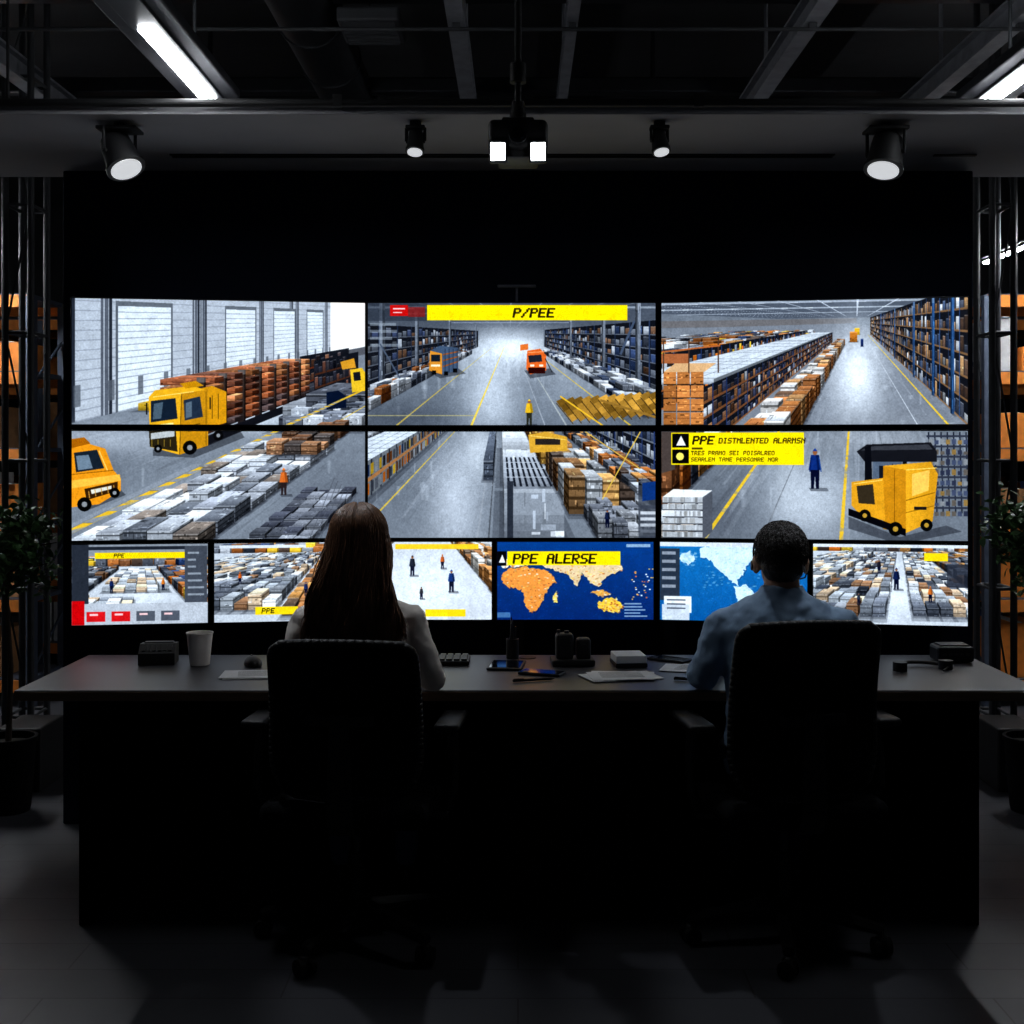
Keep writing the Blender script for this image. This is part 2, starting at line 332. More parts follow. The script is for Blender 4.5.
f.floorline(-2.9,7,60,.18,(232,210,90)); f.floorline(-8.5,6,60,.18,(210,190,90),.8); f.floorline(4.2,7,60,.14,(200,200,190),.7); f.floorline(9,7,60,.18,(222,196,76),.9); f.floorline(2.6,9,30,.1,(190,192,195),.6)
f.q([(-16,10,0),(-3,10,0),(-3,10.12,0),(-16,10.12,0)],(200,190,130),.6)
# vehicles
poly([(430,374),(458,370),(466,375),(440,380)],(60,62,68),c,.6)
poly([(430,352),(440,347),(458,349),(458,372),(442,376),(429,372)],(80,98,122),c); poly([(430,352),(442,355),(442,376),(429,372)],(210,150,64),c); rect(431,356,440,363,(40,50,60),c); rect(431,366,440,368,(240,236,200),c)
for i in range(3): line((443,356+i*6),(458,353+i*5),1.4,(150,96,56),c)
for i in range(4): line((445+i*4,350),(445+i*4,374),.6,(50,60,80),c)
for x,y in((434,374),(446,375),(455,372)): rect(x-2,y-2,x+2,y+2,(24,24,28),c)
poly([(524,372),(550,370),(556,376),(530,380)],(60,62,68),c,.6)
poly([(527,352),(540,350),(546,357),(546,372),(530,376),(526,370)],(216,112,56),c); poly([(528,357),(541,356),(542,363),(529,364)],(50,54,64),c); rect(528,369,545,375,(60,30,24),c); rect(530,366,534,368,(250,240,210),c); rect(539,366,543,368,(250,240,210),c); line((528,354),(544,353),1,(240,160,110),c)
poly([(520,346),(528,345),(528,351),(520,352)],(210,120,60),c); line((545,360),(552,374),1,(60,60,60),c)
person2(529,427,26,(222,186,56),c,(60,60,50))
for i in range(12):
    x=556+i*8.4
    for j in range(4):
        poly([(x+j*4,403+j*5-i*.6),(x+8+j*4,399+j*5-i*.6),(x+12+j*4,404+j*5-i*.6),(x+4+j*4,409+j*5-i*.6)],sh((196,156,78),.55+.55*R.random()),c); line((x+j*4,405+j*5-i*.6),(x+5+j*4,411+j*5-i*.6),.8,(80,66,44),c)
line((560,398),(606,430),1.5,(228,190,66),c); line((600,402),(658,420),2.4,(150,120,64),c)
line((620,356),(634,322),2.4,(84,96,116),c); line((380,345),(400,380),1.6,(90,100,116),c)
# ---- middle second row
c=(365,431,658,541); vgrad(c,(108,114,122),(130,135,142)); f=Feed(c,500,385,120,8)
scuffs_and_sheen(f,-16,16,6,24,220)
glow(455,500,26,60,(198,202,208),c,.9); glow(480,450,20,30,(218,222,226),c,.75); glow(630,500,30,40,(158,162,168),c,.7)
f.stacks(-24,-15,7,24,.9,3.0,[(90,94,104),(60,64,74),(150,110,80),(120,122,128),(180,182,184)],6,slats=2)
f.box(-13,-9.3,6.2,24,0,2.6,(196,201,206),0,1.1,det=.5)
for Y in np.arange(6.5,24,.7): f.q([(-13,Y,2.62),(-9.3,Y,2.62),(-9.3,Y+.08,2.62),(-13,Y+.08,2.62)],(150,155,162)); f.q([(-9.28,Y,0),(-9.28,Y+.12,0),(-9.28,Y+.12,2.6),(-9.28,Y,2.6)],(54,58,66))
for X in(-12.2,-11.2,-10.2): f.q([(X,6,2.63),(X+.1,6,2.63),(X+.1,24,2.63),(X,24,2.63)],(150,155,162))
f.q([(-9.27,6,1.1),(-9.27,24,1.1),(-9.27,24,1.4),(-9.27,6,1.4)],(160,120,84))
for Y in np.arange(6.2,24,.3): f.q([(-9.26,Y,.2),(-9.26,Y+.2,.2),(-9.26,Y+.2,1.0),(-9.26,Y,1.0)],sh(R.choice(MIX),.8)); f.q([(-9.26,Y,1.5),(-9.26,Y+.2,1.5),(-9.26,Y+.2,2.3),(-9.26,Y,2.3)],sh(R.choice(MIX),.7))
f.floorline(-7.6,6,30,.14,(212,190,84)); f.floorline(-1.2,6,30,.12,(160,163,168)); f.floorline(-.6,6,30,.08,(90,92,96))
f.box(-1.4,-.6,10,17,0,1.6,(90,96,106),3)
f.box(.2,3.2,9.5,15,0,2.8,(206,208,210),0,1.08,det=.3)
f.box(.2,3.3,6.2,9,0,2.6,(150,154,160),0,1.2,det=.5)
for i in range(9):
    X=.4+i*.32; f.q([(X,6.3,2.62),(X+.13,6.3,2.62),(X+.13,8.8,2.62),(X,8.8,2.62)],(46,50,58))
for Y in(6.9,7.6,8.2): f.q([(.3,Y,2.63),(3.2,Y,2.63),(3.2,Y+.06,2.63),(.3,Y+.06,2.63)],(190,193,198))
poly([(507,482),(513,482),(513,541),(507,541)],(60,64,72),c)
f.stacks(4,7.2,12,24,.8,2.2,[(178,138,84),(196,158,90),(150,114,76),(120,92,70)],4,slats=2)
f.stacks(4.2,8.4,7.4,12,.8,2.4,[(150,122,90),(180,146,98),(130,102,76),(96,84,76),(165,165,165)],4,slats=4,hmin=.7)
f.stacks(5,9,6.2,7.4,.4,1.2,[(150,150,152),(110,112,118),(186,186,188)],5,slats=2)
poly([(528,436),(545,433),(567,438),(567,452),(530,454)],(206,166,70),c); rect(535,440,560,446,(60,54,50),c); line((530,437),(566,441),.8,(240,210,120),c)
f.rack(13.5,20,6,24,.9,3,1.4,[(150,152,156),(90,100,120),(60,70,96),(196,198,200)],(60,80,130),(130,134,140))
f.stacks(10,13,7,20,.6,1.0,GREY+WOOD,4,slats=2)
f.floorline(11.8,6,9,.2,(222,192,76)); line((640,433),(602,500),1.1,(215,188,90),c)
line((585,433),(640,470),1.1,(205,176,90),c); person2(607,528,18,(40,50,80),c)
rect(638,486,658,541,(80,84,92),c,.8); poly([(642,484),(656,482),(656,500),(642,502)],(36,70,130),c)
for i in range(6): rect(640,506+i*6,656,509+i*6,sh(R.choice(GREY),1),c)
# ---- right column
c=(659,295,969,543); vgrad(c,(120,126,134),(150,152,156)); f=Feed(c,858,322,150,6)
f.q([(-60,3,9.6),(-60,120,9.6),(30,120,9.6),(30,3,9.6)],(94,100,110))
for Y in (5,5.5,6,6.7,7.5,8.2,9,10,11,12.5,14,18,24,34,50): f.q([(-60,Y,9.3),(30,Y,9.3),(30,Y,9.6),(-60,Y,9.6)],(168,174,182))
for X in range(-48,14,6): f.q([(X,4,9.5),(X+.35,4,9.5),(X+.35,90,9.5),(X,90,9.5)],(195,200,208))
for X in range(-50,20,5):
    for Y in (7,9,12,16,22,30,42): f.q([(X,Y,9.1),(X+1.4,Y,9.1),(X+1.4,Y+.5,9.1),(X,Y+.5,9.1)],(248,250,252))
rect(662,318,858,325,(120,112,108),c,.7)
poly([(662,326),(858,323),(969,380),(969,543),(659,543)],(132,136,143),c); scuffs_and_sheen(f,-4,6,6,40,80)
glow(858,375,26,50,(236,239,242),c,.95); glow(800,500,50,50,(176,178,182),c,.8); glow(900,430,40,20,(150,152,156),c,.5); glow(740,500,30,40,(122,124,130),c,.5)
f.stacks(-60,-20,22,75,2.4,2.6,MIX,16); f.stacks(-40,-17,14,22,1.0,2.2,MIX,14,slats=1)
f.rack(-22,-13.5,9,40,1.0,3,1.3,MIX,(60,80,130),(160,106,70))
f.box(-13,-7.6,8,45,2.7,3.0,(200,204,208),0,1.06,det=.3)
for Y in np.arange(8,45,.9): f.q([(-13,Y,3.01),(-7.6,Y,3.01),(-7.6,Y+.09,3.01),(-13,Y+.09,3.01)],(140,145,152))
for X in(-11.5,-10,-8.6): f.q([(X,8,3.02),(X+.08,8,3.02),(X+.08,45,3.02),(X,45,3.02)],(140,144,152))
f.rack(-9,-7.1,6.6,45,.8,4,.75,[(120,92,74),(74,78,98),(90,76,70),(66,72,92),(150,114,84),(190,190,190)],(54,70,110),(134,94,66))
f.stacks(-5,-3,6.4,40,.7,1.8,[(172,122,80),(184,148,108),(150,106,72),(130,106,90),(206,200,194)],2,slats=4,hmin=.6)
f.box(-.9,1.4,70,76,0,3,(230,190,60)); f.box(1,1.6,36,37,0,1.8,(40,60,110)); f.box(-2,.2,44,47,0,3,(196,130,60))
f.rack(6.2,14,6,70,1.1,6,1.35,[(144,112,84),(118,98,86),(170,140,106),(104,108,120),(82,98,126),(204,202,200)],(70,100,148),(144,114,84))
for Y in (6.4,7.8,9.6,12,16,24): f.box(5.9,6.05,Y,Y+.12,0,8.1,(66,104,154))
f.floorline(5.1,6,70,.15,(232,202,70)); f.floorline(3.4,6.5,40,.06,(230,232,234),.8)
# orange box stack at left
for i in range(3):
    for j in range(4):
        cc=sh((190,132,82),.8+.35*R.random()); rect(664+i*14,371+j*14,677+i*14,384+j*14,cc,c); line((664+i*14,377+j*14),(677+i*14,377+j*14),.8,(130,86,56),c); line((664+i*14,384+j*14),(677+i*14,384+j*14),1,(80,60,44),c)
        for k in range(5): x=664+i*14+R.random()*10; y=372+j*14+R.random()*10; rect(x,y,x+R.uniform(1,4),y+R.uniform(.6,1.6),sh(cc,R.choice((.6,1.3))),c)
poly([(664,371),(676,362),(718,362),(706,371)],(214,178,136),c)
rect(660,352,690,362,(170,112,78),c)
for x in (664,690,720): line((x,338),(x,372),1.4,(90,70,60),c)
line((662,350),(722,344),1.6,(180,112,70),c)
# lower right picture
c=(659,431,969,543); f.clip=c
poly([(659,431),(969,431),(969,543),(659,543)],(122,127,134),c); scuffs_and_sheen(f,-7,7,3.3,9,170)
glow(812,500,46,40,(200,204,209),c,.9); glow(880,440,60,14,(184,186,190),c,.6); glow(700,520,50,30,(92,96,104),c,.7); glow(790,470,14,50,(214,217,220),c,.4)
f.floorline(-4.2,3.4,9,.13,(232,200,60)); f.floorline(-.42,3.3,9,.11,(232,196,60)); f.floorline(-2.6,3.3,7,.04,(110,112,116),.7); f.floorline(1.2,3.3,8,.04,(110,112,116),.7)
f.stacks(-9.2,-6,4.9,8,.3,1.7,WOOD+GREY,4,slats=2); 
poly([(662,432),(676,432),(676,470),(662,474)],(90,80,76),c)
f.stacks(-5.9,-4.6,4.1,5.0,.25,.45,[(226,228,230),(190,192,194),(160,150,140)],3,slats=2)
for i in range(6):
    rect(663,498+i*7,704,503.6+i*7,sh((200,200,200),.8+.3*R.random()),c); line((663,504+i*7),(706,504+i*7),1,(80,80,84),c)
    for k in range(9): x=664+R.random()*36; rect(x,498+i*7,x+R.uniform(1,4),503+i*7,R.choice([(150,146,140),(236,236,236),(110,108,106)]),c,.5)
poly([(704,498),(714,492),(714,532),(704,541)],(96,98,104),c); poly([(663,498),(674,490),(714,491),(704,498)],(236,236,234),c)
# forklift
poly([(850,516),(900,536),(945,524),(960,530),(900,543),(850,528)],(60,62,68),c,.6)
for i in range(7): line((928+i*6,433),(930+i*6,512),1.3,(44,50,62),c)
for j in range(8): rect(926,436+j*10,966,438+j*10,(66,70,82),c)
for j in range(8):
    for i in range(7): y=439+j*10+R.random()*3; rect(928+i*5.6,y,932+i*5.6,446+j*10-1,sh(R.choice([(70,76,96),(120,112,104),(90,100,126),(160,136,90),(160,160,160)]),.9),c)
poly([(858,452),(868,445),(930,443),(936,452),(936,462),(866,462)],(44,44,48),c); poly([(862,451),(870,447),(928,445),(932,450)],(76,76,80),c)
poly([(866,448),(872,446),(874,500),(866,500)],(34,34,38),c); poly([(903,462),(907,462),(907,480),(903,480)],(34,34,38),c)
poly([(874,462),(902,462),(902,480),(874,482)],(98,110,126),c); rect(880,466,890,480,(40,44,52),c); line((893,464),(896,480),1,(60,64,72),c)
poly([(884,466),(930,462),(937,474),(932,520),(906,532),(884,528)],(226,174,56),c)
for g in range(6): poly([(910+g*4,464),(930,462),(937,474),(932,520),(910+g*4,530-g*2)],(170,124,34),c,.07)
poly([(884,466),(906,470),(906,532),(884,528)],(196,142,42),c); line((906,500),(934,492),1,(150,110,30),c); line((906,470),(936,468),.8,(255,220,120),c); line((906,512),(933,505),.8,(150,110,30),c); line((895,470),(895,529),.6,(140,100,30),c)
poly([(853,482),(884,478),(886,520),(862,515),(853,505)],(218,164,52),c); poly([(858,486),(874,484),(876,504),(860,503)],(70,62,50),c); line((855,484),(883,480),.8,(255,216,120),c)
poly([(850,508),(906,528),(906,535),(850,515)],(30,30,34),c); poly([(912,474),(929,470),(928,490),(912,496)],(240,200,104),c); rect(914,506,926,509,(40,40,44),c)
for (x,y,r) in ((866,515,6),(896,528,7),(926,524,6)):
    poly([(x+r*math.cos(t),y+r*math.sin(t)) for t in np.linspace(0,6.28,13)[:-1]],(24,24,26),c); poly([(x+r*.4*math.cos(t),y+r*.4*math.sin(t)) for t in np.linspace(0,6.28,9)[:-1]],(180,150,70),c)
person2(817,489,40,(36,64,130),c,(26,34,60)); line((813,458),(812,472),1.2,(24,48,104),c); line((821,458),(823,472),1.2,(50,84,150),c)
# text ----------------------------------------------------------------
G={'P':"11110100011000111110100001000010000",'E':"11111100001000011110100001000011111",'A':"01110100011000111111100011000110001",'L':"10000100001000010000100001000011111",
'R':"11110100011000111110101001001010001",'S':"01111100001000001110000010000111110",' ':"0"*35,'/':"00001000100001000100010000100010000",
'D':"11110100011000110001100011000111110",'I':"01110001000010000100001000010001110",'N':"10001110011010110011100011000110001",'T':"11111001000010000100001000010000100",'O':"01110100011000110001100011000101110",'M':"10001110111010110001100011000110001"}
def text(s,x,y,h,col,clip,slant=.15,bold=1.15):
    px=h/7.
    for ch in s:
        g=G[ch]
        for r in range(7):
            for q in range(5):
                if g[r*5+q]=='1':
                    sx=x+q*px+slant*(7-r)*px
                    rect(sx,y+r*px,sx+px*bold,y+(r+1)*px*1.0+.15,col,clip)
        x+=px*6.2
c=(365,300,658,430); rect(427,306,627,321.5,(250,226,20),c); text("P/PEE",512,309,9.5,(20,20,18),c,.2,1.6)
c=(659,431,969,543); rect(672,433,806,465.5,(248,226,24),c)
poly([(673,434),(690,434),(690,448),(673,448)],(16,18,26),c); poly([(677,446),(682,436),(687,446)],(240,240,240),c); poly([(673,450),(690,450),(690,464),(673,464)],(16,18,26),c)
poly([(681+4*math.cos(t),457+4*math.sin(t)) for t in np.linspace(0,6.28,12)[:-1]],(240,230,120),c)
text("PPE",693,436.5,8.5,(18,18,16),c,.2,1.6)
text("DISTMLENTED ALARMSN",720,438.5,5.2,(40,36,16),c,.15,1.4)
rect(693,448,704,450,(90,80,30),c)
text("TRES PRAMO SEI POISALREO",692,451.5,4,(60,56,20),c,.1); text("SEARLEN TANE PERSONRE NOR",692,458,4,(60,56,20),c,.1)
# ---- bottom row
def small(clip,vx,vy,k,h,seed,xs,bright=1.,floor=(198,201,205)):
    global R; R=random.Random(seed)
    vgrad(clip,sh((150,154,160),bright),sh((190,192,195),bright)); f=Feed(clip,vx,vy,k,h)
    f.q([(-60,1.5,0),(-60,120,0),(60,120,0),(60,1.5,0)],sh(floor,bright)); scuffs_and_sheen(f,-20,20,4,22,60)
    glow((clip[0]+clip[2])/2,(clip[1]+clip[3])/2+6,40,24,(234,237,240),clip,.7)
    f.stacks(-60,60,26,44,3,4,MIX,24)
    for (xa,xb,ya,yb,dy,hh,nx,cols) in xs: f.stacks(xa,xb,ya,yb,dy,hh,cols,nx,slats=2)
    return f
DK=[(80,84,92),(106,110,118),(156,158,162),(130,102,80),(60,64,72)]; LT=[(226,228,230),(184,188,192),(156,160,164),(124,128,134),(190,170,146)]
c=(70,542,206,626); f=small(c,140,552,60,6,21,[(-20,-8,6,22,1.1,1.8,7,DK),(-6,4,9,20,1.0,1.2,6,LT),(-8,-1,5,8,.7,.7,5,LT),(5,16,6,22,1.0,1.6,6,MIX)],.95)
rect(86,546,192,549.5,(52,56,64),c); rect(94,552,181,558,(240,216,30),c); text("PPE",112,553,4,(40,40,20),c)
rect(181,546,203,605,(84,88,96),c); rect(72,542,88,625,(60,64,72),c)
for i in range(7): rect(184,552+i*7,184+R.randint(6,16),554+i*7,(150,155,162),c)
rect(70,603,206,626,(190,192,196),c)
rect(72,600,84,624,(196,30,36),c)
for i in range(4): rect(86+i*24,611,104+i*24,621,(206,44,50) if i<2 else (96,100,108),c); rect(89+i*24,613,97+i*24,615,(240,200,200),c)
person2(110,592,14,(40,60,110),c); person2(160,590,12,(210,130,60),c)
c=(208,542,350,626); f=small(c,330,540,60,6,22,[(-30,-14,7,22,.9,1.1,11,LT),(-13,-5,5,22,.6,1.4,7,DK+LT),(-4.2,1,4.6,20,.6,1.0,5,[(180,140,90),(150,110,76),(110,94,82)]),(3,12,6,22,.9,1.6,6,MIX)])
rect(215,546,300,549,(220,222,226),c); rect(250,609,292,617,(240,214,40),c); text("PPE",256,610.5,5,(40,40,20),c); rect(296,611,345,616,(206,156,70),c); person2(235,585,12,(210,110,50),c); person2(300,598,14,(40,60,110),c)
c=(350,542,494,626); f=small(c,430,520,60,6,23,[(-14,-9,4.5,20,.8,1.4,6,LT+DK),(5,10,4.6,20,.6,1.8,6,[(176,132,88),(150,112,80),(110,96,84),(206,200,190)])],1.0,(212,214,217))
rect(395,546,478,551,(238,206,60),c); rect(425,610,465,617,(240,214,40),c); person2(412,577,20,(50,56,70),c); person2(451,593,22,(40,70,130),c); person2(421,600,12,(60,60,66),c); person2(442,570,14,(200,110,60),c)
c=(812,542,969,626); f=small(c,900,536,60,6,24,[(-22,-9,5,22,.8,1.4,9,LT),(-8,-1,4.5,22,.6,1.1,7,DK+LT),(1,7,4.6,22,.6,1.1,6,LT+LT+DK),(8,22,5.5,22,.8,1.6,8,DK+[(180,140,90)])],1.03)
rect(924,551,947,559,(240,214,40),c); rect(812,542,969,546,(220,222,225),c); rect(946,562,966,585,(60,64,74),c,.8); person2(897,588,22,(36,50,90),c); person2(880,572,14,(50,50,60),c); person2(930,600,16,(200,120,60),c); person2(860,604,12,(60,70,90),c)
# world map, warm
c=(495,542,655,622); vgrad(c,(26,78,146),(16,58,118)); R=random.Random(5)
for i in range(500): x,y=495+160*R.random(),542+80*R.random(); rect(x,y,x+1.2,y+.9,(50,106,164),c,.4)
def land(pts,col,k=1): 
    P2=[]
    for a,b_ in zip(pts,pts[1:]+pts[:1]):
        for t in np.linspace(0,1,7)[:-1]: P2.append((a[0]+(b_[0]-a[0])*t+R.gauss(0,.7),a[1]+(b_[1]-a[1])*t+R.gauss(0,.7)))
    poly([(x+.8,y+1) for x,y in P2],(10,40,90),c,.6); poly(P2,col,c)
    xs=[p[0] for p in pts]; ys=[p[1] for p in pts]
    for i in range(int(120*k)):
        x=R.uniform(min(xs),max(xs)); y=R.uniform(min(ys),max(ys))
        px=int((x-X0c)*S); py=int((y-Y0c)*S)
        if np.abs(cv[py,px]-np.array(col)).sum()<80: rect(x,y,x+R.uniform(.8,2.6),y+R.uniform(.5,1.4),R.choice([(245,235,210),(236,196,90),(206,130,70),(170,100,60),(226,210,140),(196,160,110)]),c,.8)
land([(501,577),(507,570),(520,566),(534,569),(548,572),(556,582),(546,590),(543,600),(535,611),(529,612),(524,600),(522,590),(508,588),(502,583)],(226,156,84),2.5)
land([(500,562),(512,558),(524,561),(530,566),(516,568),(502,568)],(240,236,220),1)
land([(530,560),(560,556),(590,557),(618,562),(622,570),(606,578),(598,588),(590,584),(582,574),(576,586),(568,576),(556,572),(544,568)],(228,206,166),2.5)
land([(597,603),(606,598),(616,598),(623,605),(617,612),(604,611),(598,608)],(240,206,80),1.5)
land([(552,596),(556,592),(557,602),(553,603)],(240,220,120),.2)
land([(590,592),(600,590),(612,594),(602,597)],(220,166,90),.4)
for i in range(30): x,y=630+22*R.random(),565+35*R.random(); rect(x,y,x+1.6,y+1.1,R.choice([(236,190,100),(240,240,240),(206,120,70)]),c)
rect(497,553,506,567,(16,20,30),c); poly([(498.5,564),(502,556),(505,564)],(240,240,240),c)
rect(507,553,620,566.5,(250,226,20),c); text("PPE ALERSE",512,555.2,9.5,(16,16,14),c,.15,1.6)
rect(626,546,650,549,(150,180,210),c); rect(497,612,510,617,(80,120,170),c)
for i in range(5): rect(624,603+i*3,640+R.randint(0,9),604.4+i*3,(170,190,210),c,.8)
# world map, blue
c=(656,542,811,622); vgrad(c,(40,124,190),(30,100,166))
for i in range(400): x,y=658+155*R.random(),542+80*R.random(); rect(x,y,x+1.5,y+1,(90,160,214),c,.3)
for pts in ([(700,549),(720,546),(756,548),(756,560),(748,566),(744,575),(738,580),(742,588),(734,582),(722,572),(712,562),(702,558)],
            [(736,586),(748,584),(757,594),(754,604),(746,614),(742,606),(738,596)],[(680,556),(690,552),(696,560),(688,566),(681,562)],[(758,548),(800,552),(806,570),(790,586),(770,570)]):
    P2=[]
    for a,b_ in zip(pts,pts[1:]+pts[:1]):
        for t in np.linspace(0,1,7)[:-1]: P2.append((a[0]+(b_[0]-a[0])*t+R.gauss(0,.7),a[1]+(b_[1]-a[1])*t+R.gauss(0,.7)))
    poly([(x+.8,y+1) for x,y in P2],(16,70,130),c,.5); poly(P2,(205,226,240),c)
    for i in range(50):
        x=R.uniform(min(p[0] for p in pts),max(p[0] for p in pts)); y=R.uniform(min(p[1] for p in pts),max(p[1] for p in pts)); rect(x,y,x+2.5,y+1.2,(150,200,232),c,.4)
rect(658,542,811,548,(214,218,224),c); rect(660,550,680,600,(60,70,84),c); rect(664,596,692,612,(232,236,240),c); rect(662,604,690,619,(206,212,218),c)
for i in range(5): rect(662,553+i*8,676,556+i*8,(150,156,166),c)
for i in range(3): rect(667,599+i*4,686,600.4+i*4,(90,96,110),c)
# photographic grain, bloom painted around the highlights, cool toning
def up(a,n): return np.kron(a,np.ones((n,n),np.float32))
def grain(n,amp):
    g=RNG.randn(chh//n+2,cw//n+2).astype(np.float32); g=up(g,n)[:chh,:cw]; return g*amp
def blur(a,r):
    for ax in(0,1): a=sum(np.roll(a,k,ax) for k in range(-r,r+1))/(2*r+1)
    return a
g=1+blur(grain(3,.04),1)+blur(grain(14,.02),7)
cv=cv*g[...,None]
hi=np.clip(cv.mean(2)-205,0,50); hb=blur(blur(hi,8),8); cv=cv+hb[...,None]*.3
sat=(cv.max(2,keepdims=True)-cv.min(2,keepdims=True))/(cv.max(2,keepdims=True)+1)
cool=cv*np.array([.95,1.0,1.055],np.float32); cv=cool*(1-np.clip(sat*2.2,0,1))+cv*np.clip(sat*2.2,0,1)
cv=(cv*2+np.roll(cv,1,0)+np.roll(cv,-1,0)+np.roll(cv,1,1)+np.roll(cv,-1,1))/6
cv=np.clip((cv/255),0,1)
cv=np.clip((cv-.5)*1.24+.5-.03,0,1)
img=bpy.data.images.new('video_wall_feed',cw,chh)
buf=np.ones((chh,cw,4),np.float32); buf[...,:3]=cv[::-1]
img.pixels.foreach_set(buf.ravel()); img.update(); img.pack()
ms=bpy.data.materials.new('screen_picture'); ms.use_nodes=True; nt=ms.node_tree; b=nt.nodes['Principled BSDF']
b.inputs['Base Color'].default_value=(.01,.01,.012,1); b.inputs['Roughness'].default_value=.35
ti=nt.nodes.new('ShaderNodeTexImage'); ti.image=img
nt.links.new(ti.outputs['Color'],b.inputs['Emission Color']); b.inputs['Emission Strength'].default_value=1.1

# ------------------------------------------------------------------ video wall
cols={'L':((-1.674,4.69),(-.594,4.85),(72,361)),'M':((-.582,4.85),(.533,4.85),(368,655)),'R':((.557,4.85),(1.68,4.67),(662,965.5))}
Z1,Z2,Z3=(1.597,2.07),(1.16,1.571),(.842,1.143)
P=[('L',0,1,Z1,(72,298,361,426)),('L',0,1,Z2,(72,432,361,538)),('M',0,1,Z1,(368,304,655,427)),('M',0,1,Z2,(368,433,655,538)),('R',0,1,Z1,(662,299,965.5,426)),('R',0,1,Z2,(662,432,965.5,539)),
 ('L',0,.455,Z3,(72,544,203.5,624)),('L',.478,.965,Z3,(210,544,349,624)),('M',-.055,.43,Z3,(352,544,491,620)),('M',.45,.993,Z3,(497,544,653,619)),('R',-.005,.485,Z3,(660,544,808,619)),('R',.505,1,Z3,(815,543,966,623))]
for cid,t0,t1,(za,zb),uvr in P:
    A,B,_=cols[cid]; A=Vector((A[0],A[1]));B=Vector((B[0],B[1])); p0=A.lerp(B,t0);p1=A.lerp(B,t1)
    ce=(p0+p1)/2; w=(p1-p0).length; h=zb-za; rz=math.atan2(p1.y-p0.y,p1.x-p0.x)
    bm=BM(); bz=.006
    box(bm,(0,.028,0),(w+bz*2,.05,h+bz*2),0,bev=.003)
    box(bm,(0,.06,0),(w*.5,.03,h*.5),0,bev=.004)
    uv=bm.loops.layers.uv.new('UVMap')
    vs=[bm.verts.new(p) for p in ((-w/2,0,-h/2),(w/2,0,-h/2),(w/2,0,h/2),(-w/2,0,h/2))]
    fc=bm.faces.new(vs); fc.material_index=1
    u0=(uvr[0]-X0c)/WC;u1=(uvr[2]-X0c)/WC;v0=1-(uvr[3]-Y0c)/HC;v1=1-(uvr[1]-Y0c)/HC
    for l,t in zip(fc.loops,((u0,v0),(u1,v0),(u1,v1),(u0,v1))): l[uv].uv=t
    me=bpy.data.meshes.new('video_wall_display'); 
    fc.normal_update(); bm.to_mesh(me); bm.free(); me.materials.append(M['plastic']); me.materials.append(ms)
    o=bpy.data.objects.new('video_wall_display',me); scene.collection.objects.link(o); o.location=(ce.x,ce.y,(za+zb)/2); o.rotation_euler=(0,0,rz)
bm=BM()
for x in (-1.3,-.6,0,.6,1.3): box(bm,(x,4.955,1.3),(.05,.05,1.3),0,bev=.004)
for z in (.95,1.37,1.85): box(bm,(0,4.985,z),(3.2,.03,.05),0,bev=.004)
obj('video_wall_mounting_frame',bm,M['plastic'])
bm=BM(); box(bm,(0,5.04,1.31),(3.65,.06,2.62),0,bev=.006)
obj('wall_backdrop',bm,M['backdrop'])
bm=BM(); box(bm,(-.005,4.86,2.137),(.15,.022,.010),0,bev=.003); cyl(bm,(-.005,4.87,2.076),(-.005,4.87,2.135),.005,mi=0); cyl(bm,(-.03,4.846,2.137),(-.03,4.852,2.137),.004,mi=0)
obj('webcam_bar',bm,M['steel'])

# ------------------------------------------------------------------ room
def simple(name,c,s,mat):
    bm=BM(); box(bm,c,s,0); return obj(name,bm,mat)
mf=bpy.data.materials.new('floor_planks'); mf.use_nodes=True; nt=mf.node_tree;N=nt.nodes;L=nt.links;b=N['Principled BSDF']
tc=N.new('ShaderNodeTexCoord'); br=N.new('ShaderNodeTexBrick'); br.inputs['Scale'].default_value=1; br.inputs['Brick Width'].default_value=1.3; br.inputs['Row Height'].default_value=.19; br.inputs['Mortar Size'].default_value=.003
br.inputs['Color1'].default_value=(*lin((80,81,87)),1); br.inputs['Color2'].default_value=(*lin((72,73,79)),1); br.inputs['Mortar'].default_value=(*lin((44,44,47)),1)
L.new(tc.outputs['Object'],br.inputs['Vector'])
nz=N.new('ShaderNodeTexNoise'); nz.inputs['Scale'].default_value=6; nz.inputs['Detail'].default_value=5
mx=N.new('ShaderNodeMix'); mx.data_type='RGBA'; mx.blend_type='MULTIPLY'; mx.inputs['Factor'].default_value=.3
L.new(tc.outputs['Object'],nz.inputs['Vector']); L.new(br.outputs['Color'],mx.inputs['A']); L.new(nz.outputs['Fac'],mx.inputs['B']); L.new(mx.outputs['Result'],b.inputs['Base Color'])
mr=N.new('ShaderNodeMapRange'); mr.inputs['To Min'].default_value=.35; mr.inputs['To Max'].default_value=.6; L.new(nz.outputs['Fac'],mr.inputs['Value']); L.new(mr.outputs[0],b.inputs['Roughness'])
simple('floor',(0,3.5,-.05),(9,13,.1),mf)
simple('ceiling',(0,3.5,3.75),(9,13,.1),M['ceil'])
simple('wall_back',(0,9.95,1.85),(9,.1,3.7),M['wall'])
simple('wall_left',(-4.45,3.5,1.85),(.1,12.8,3.7),M['wall'])
simple('wall_right',(4.45,3.5,1.85),(.1,12.8,3.7),M['wall'])
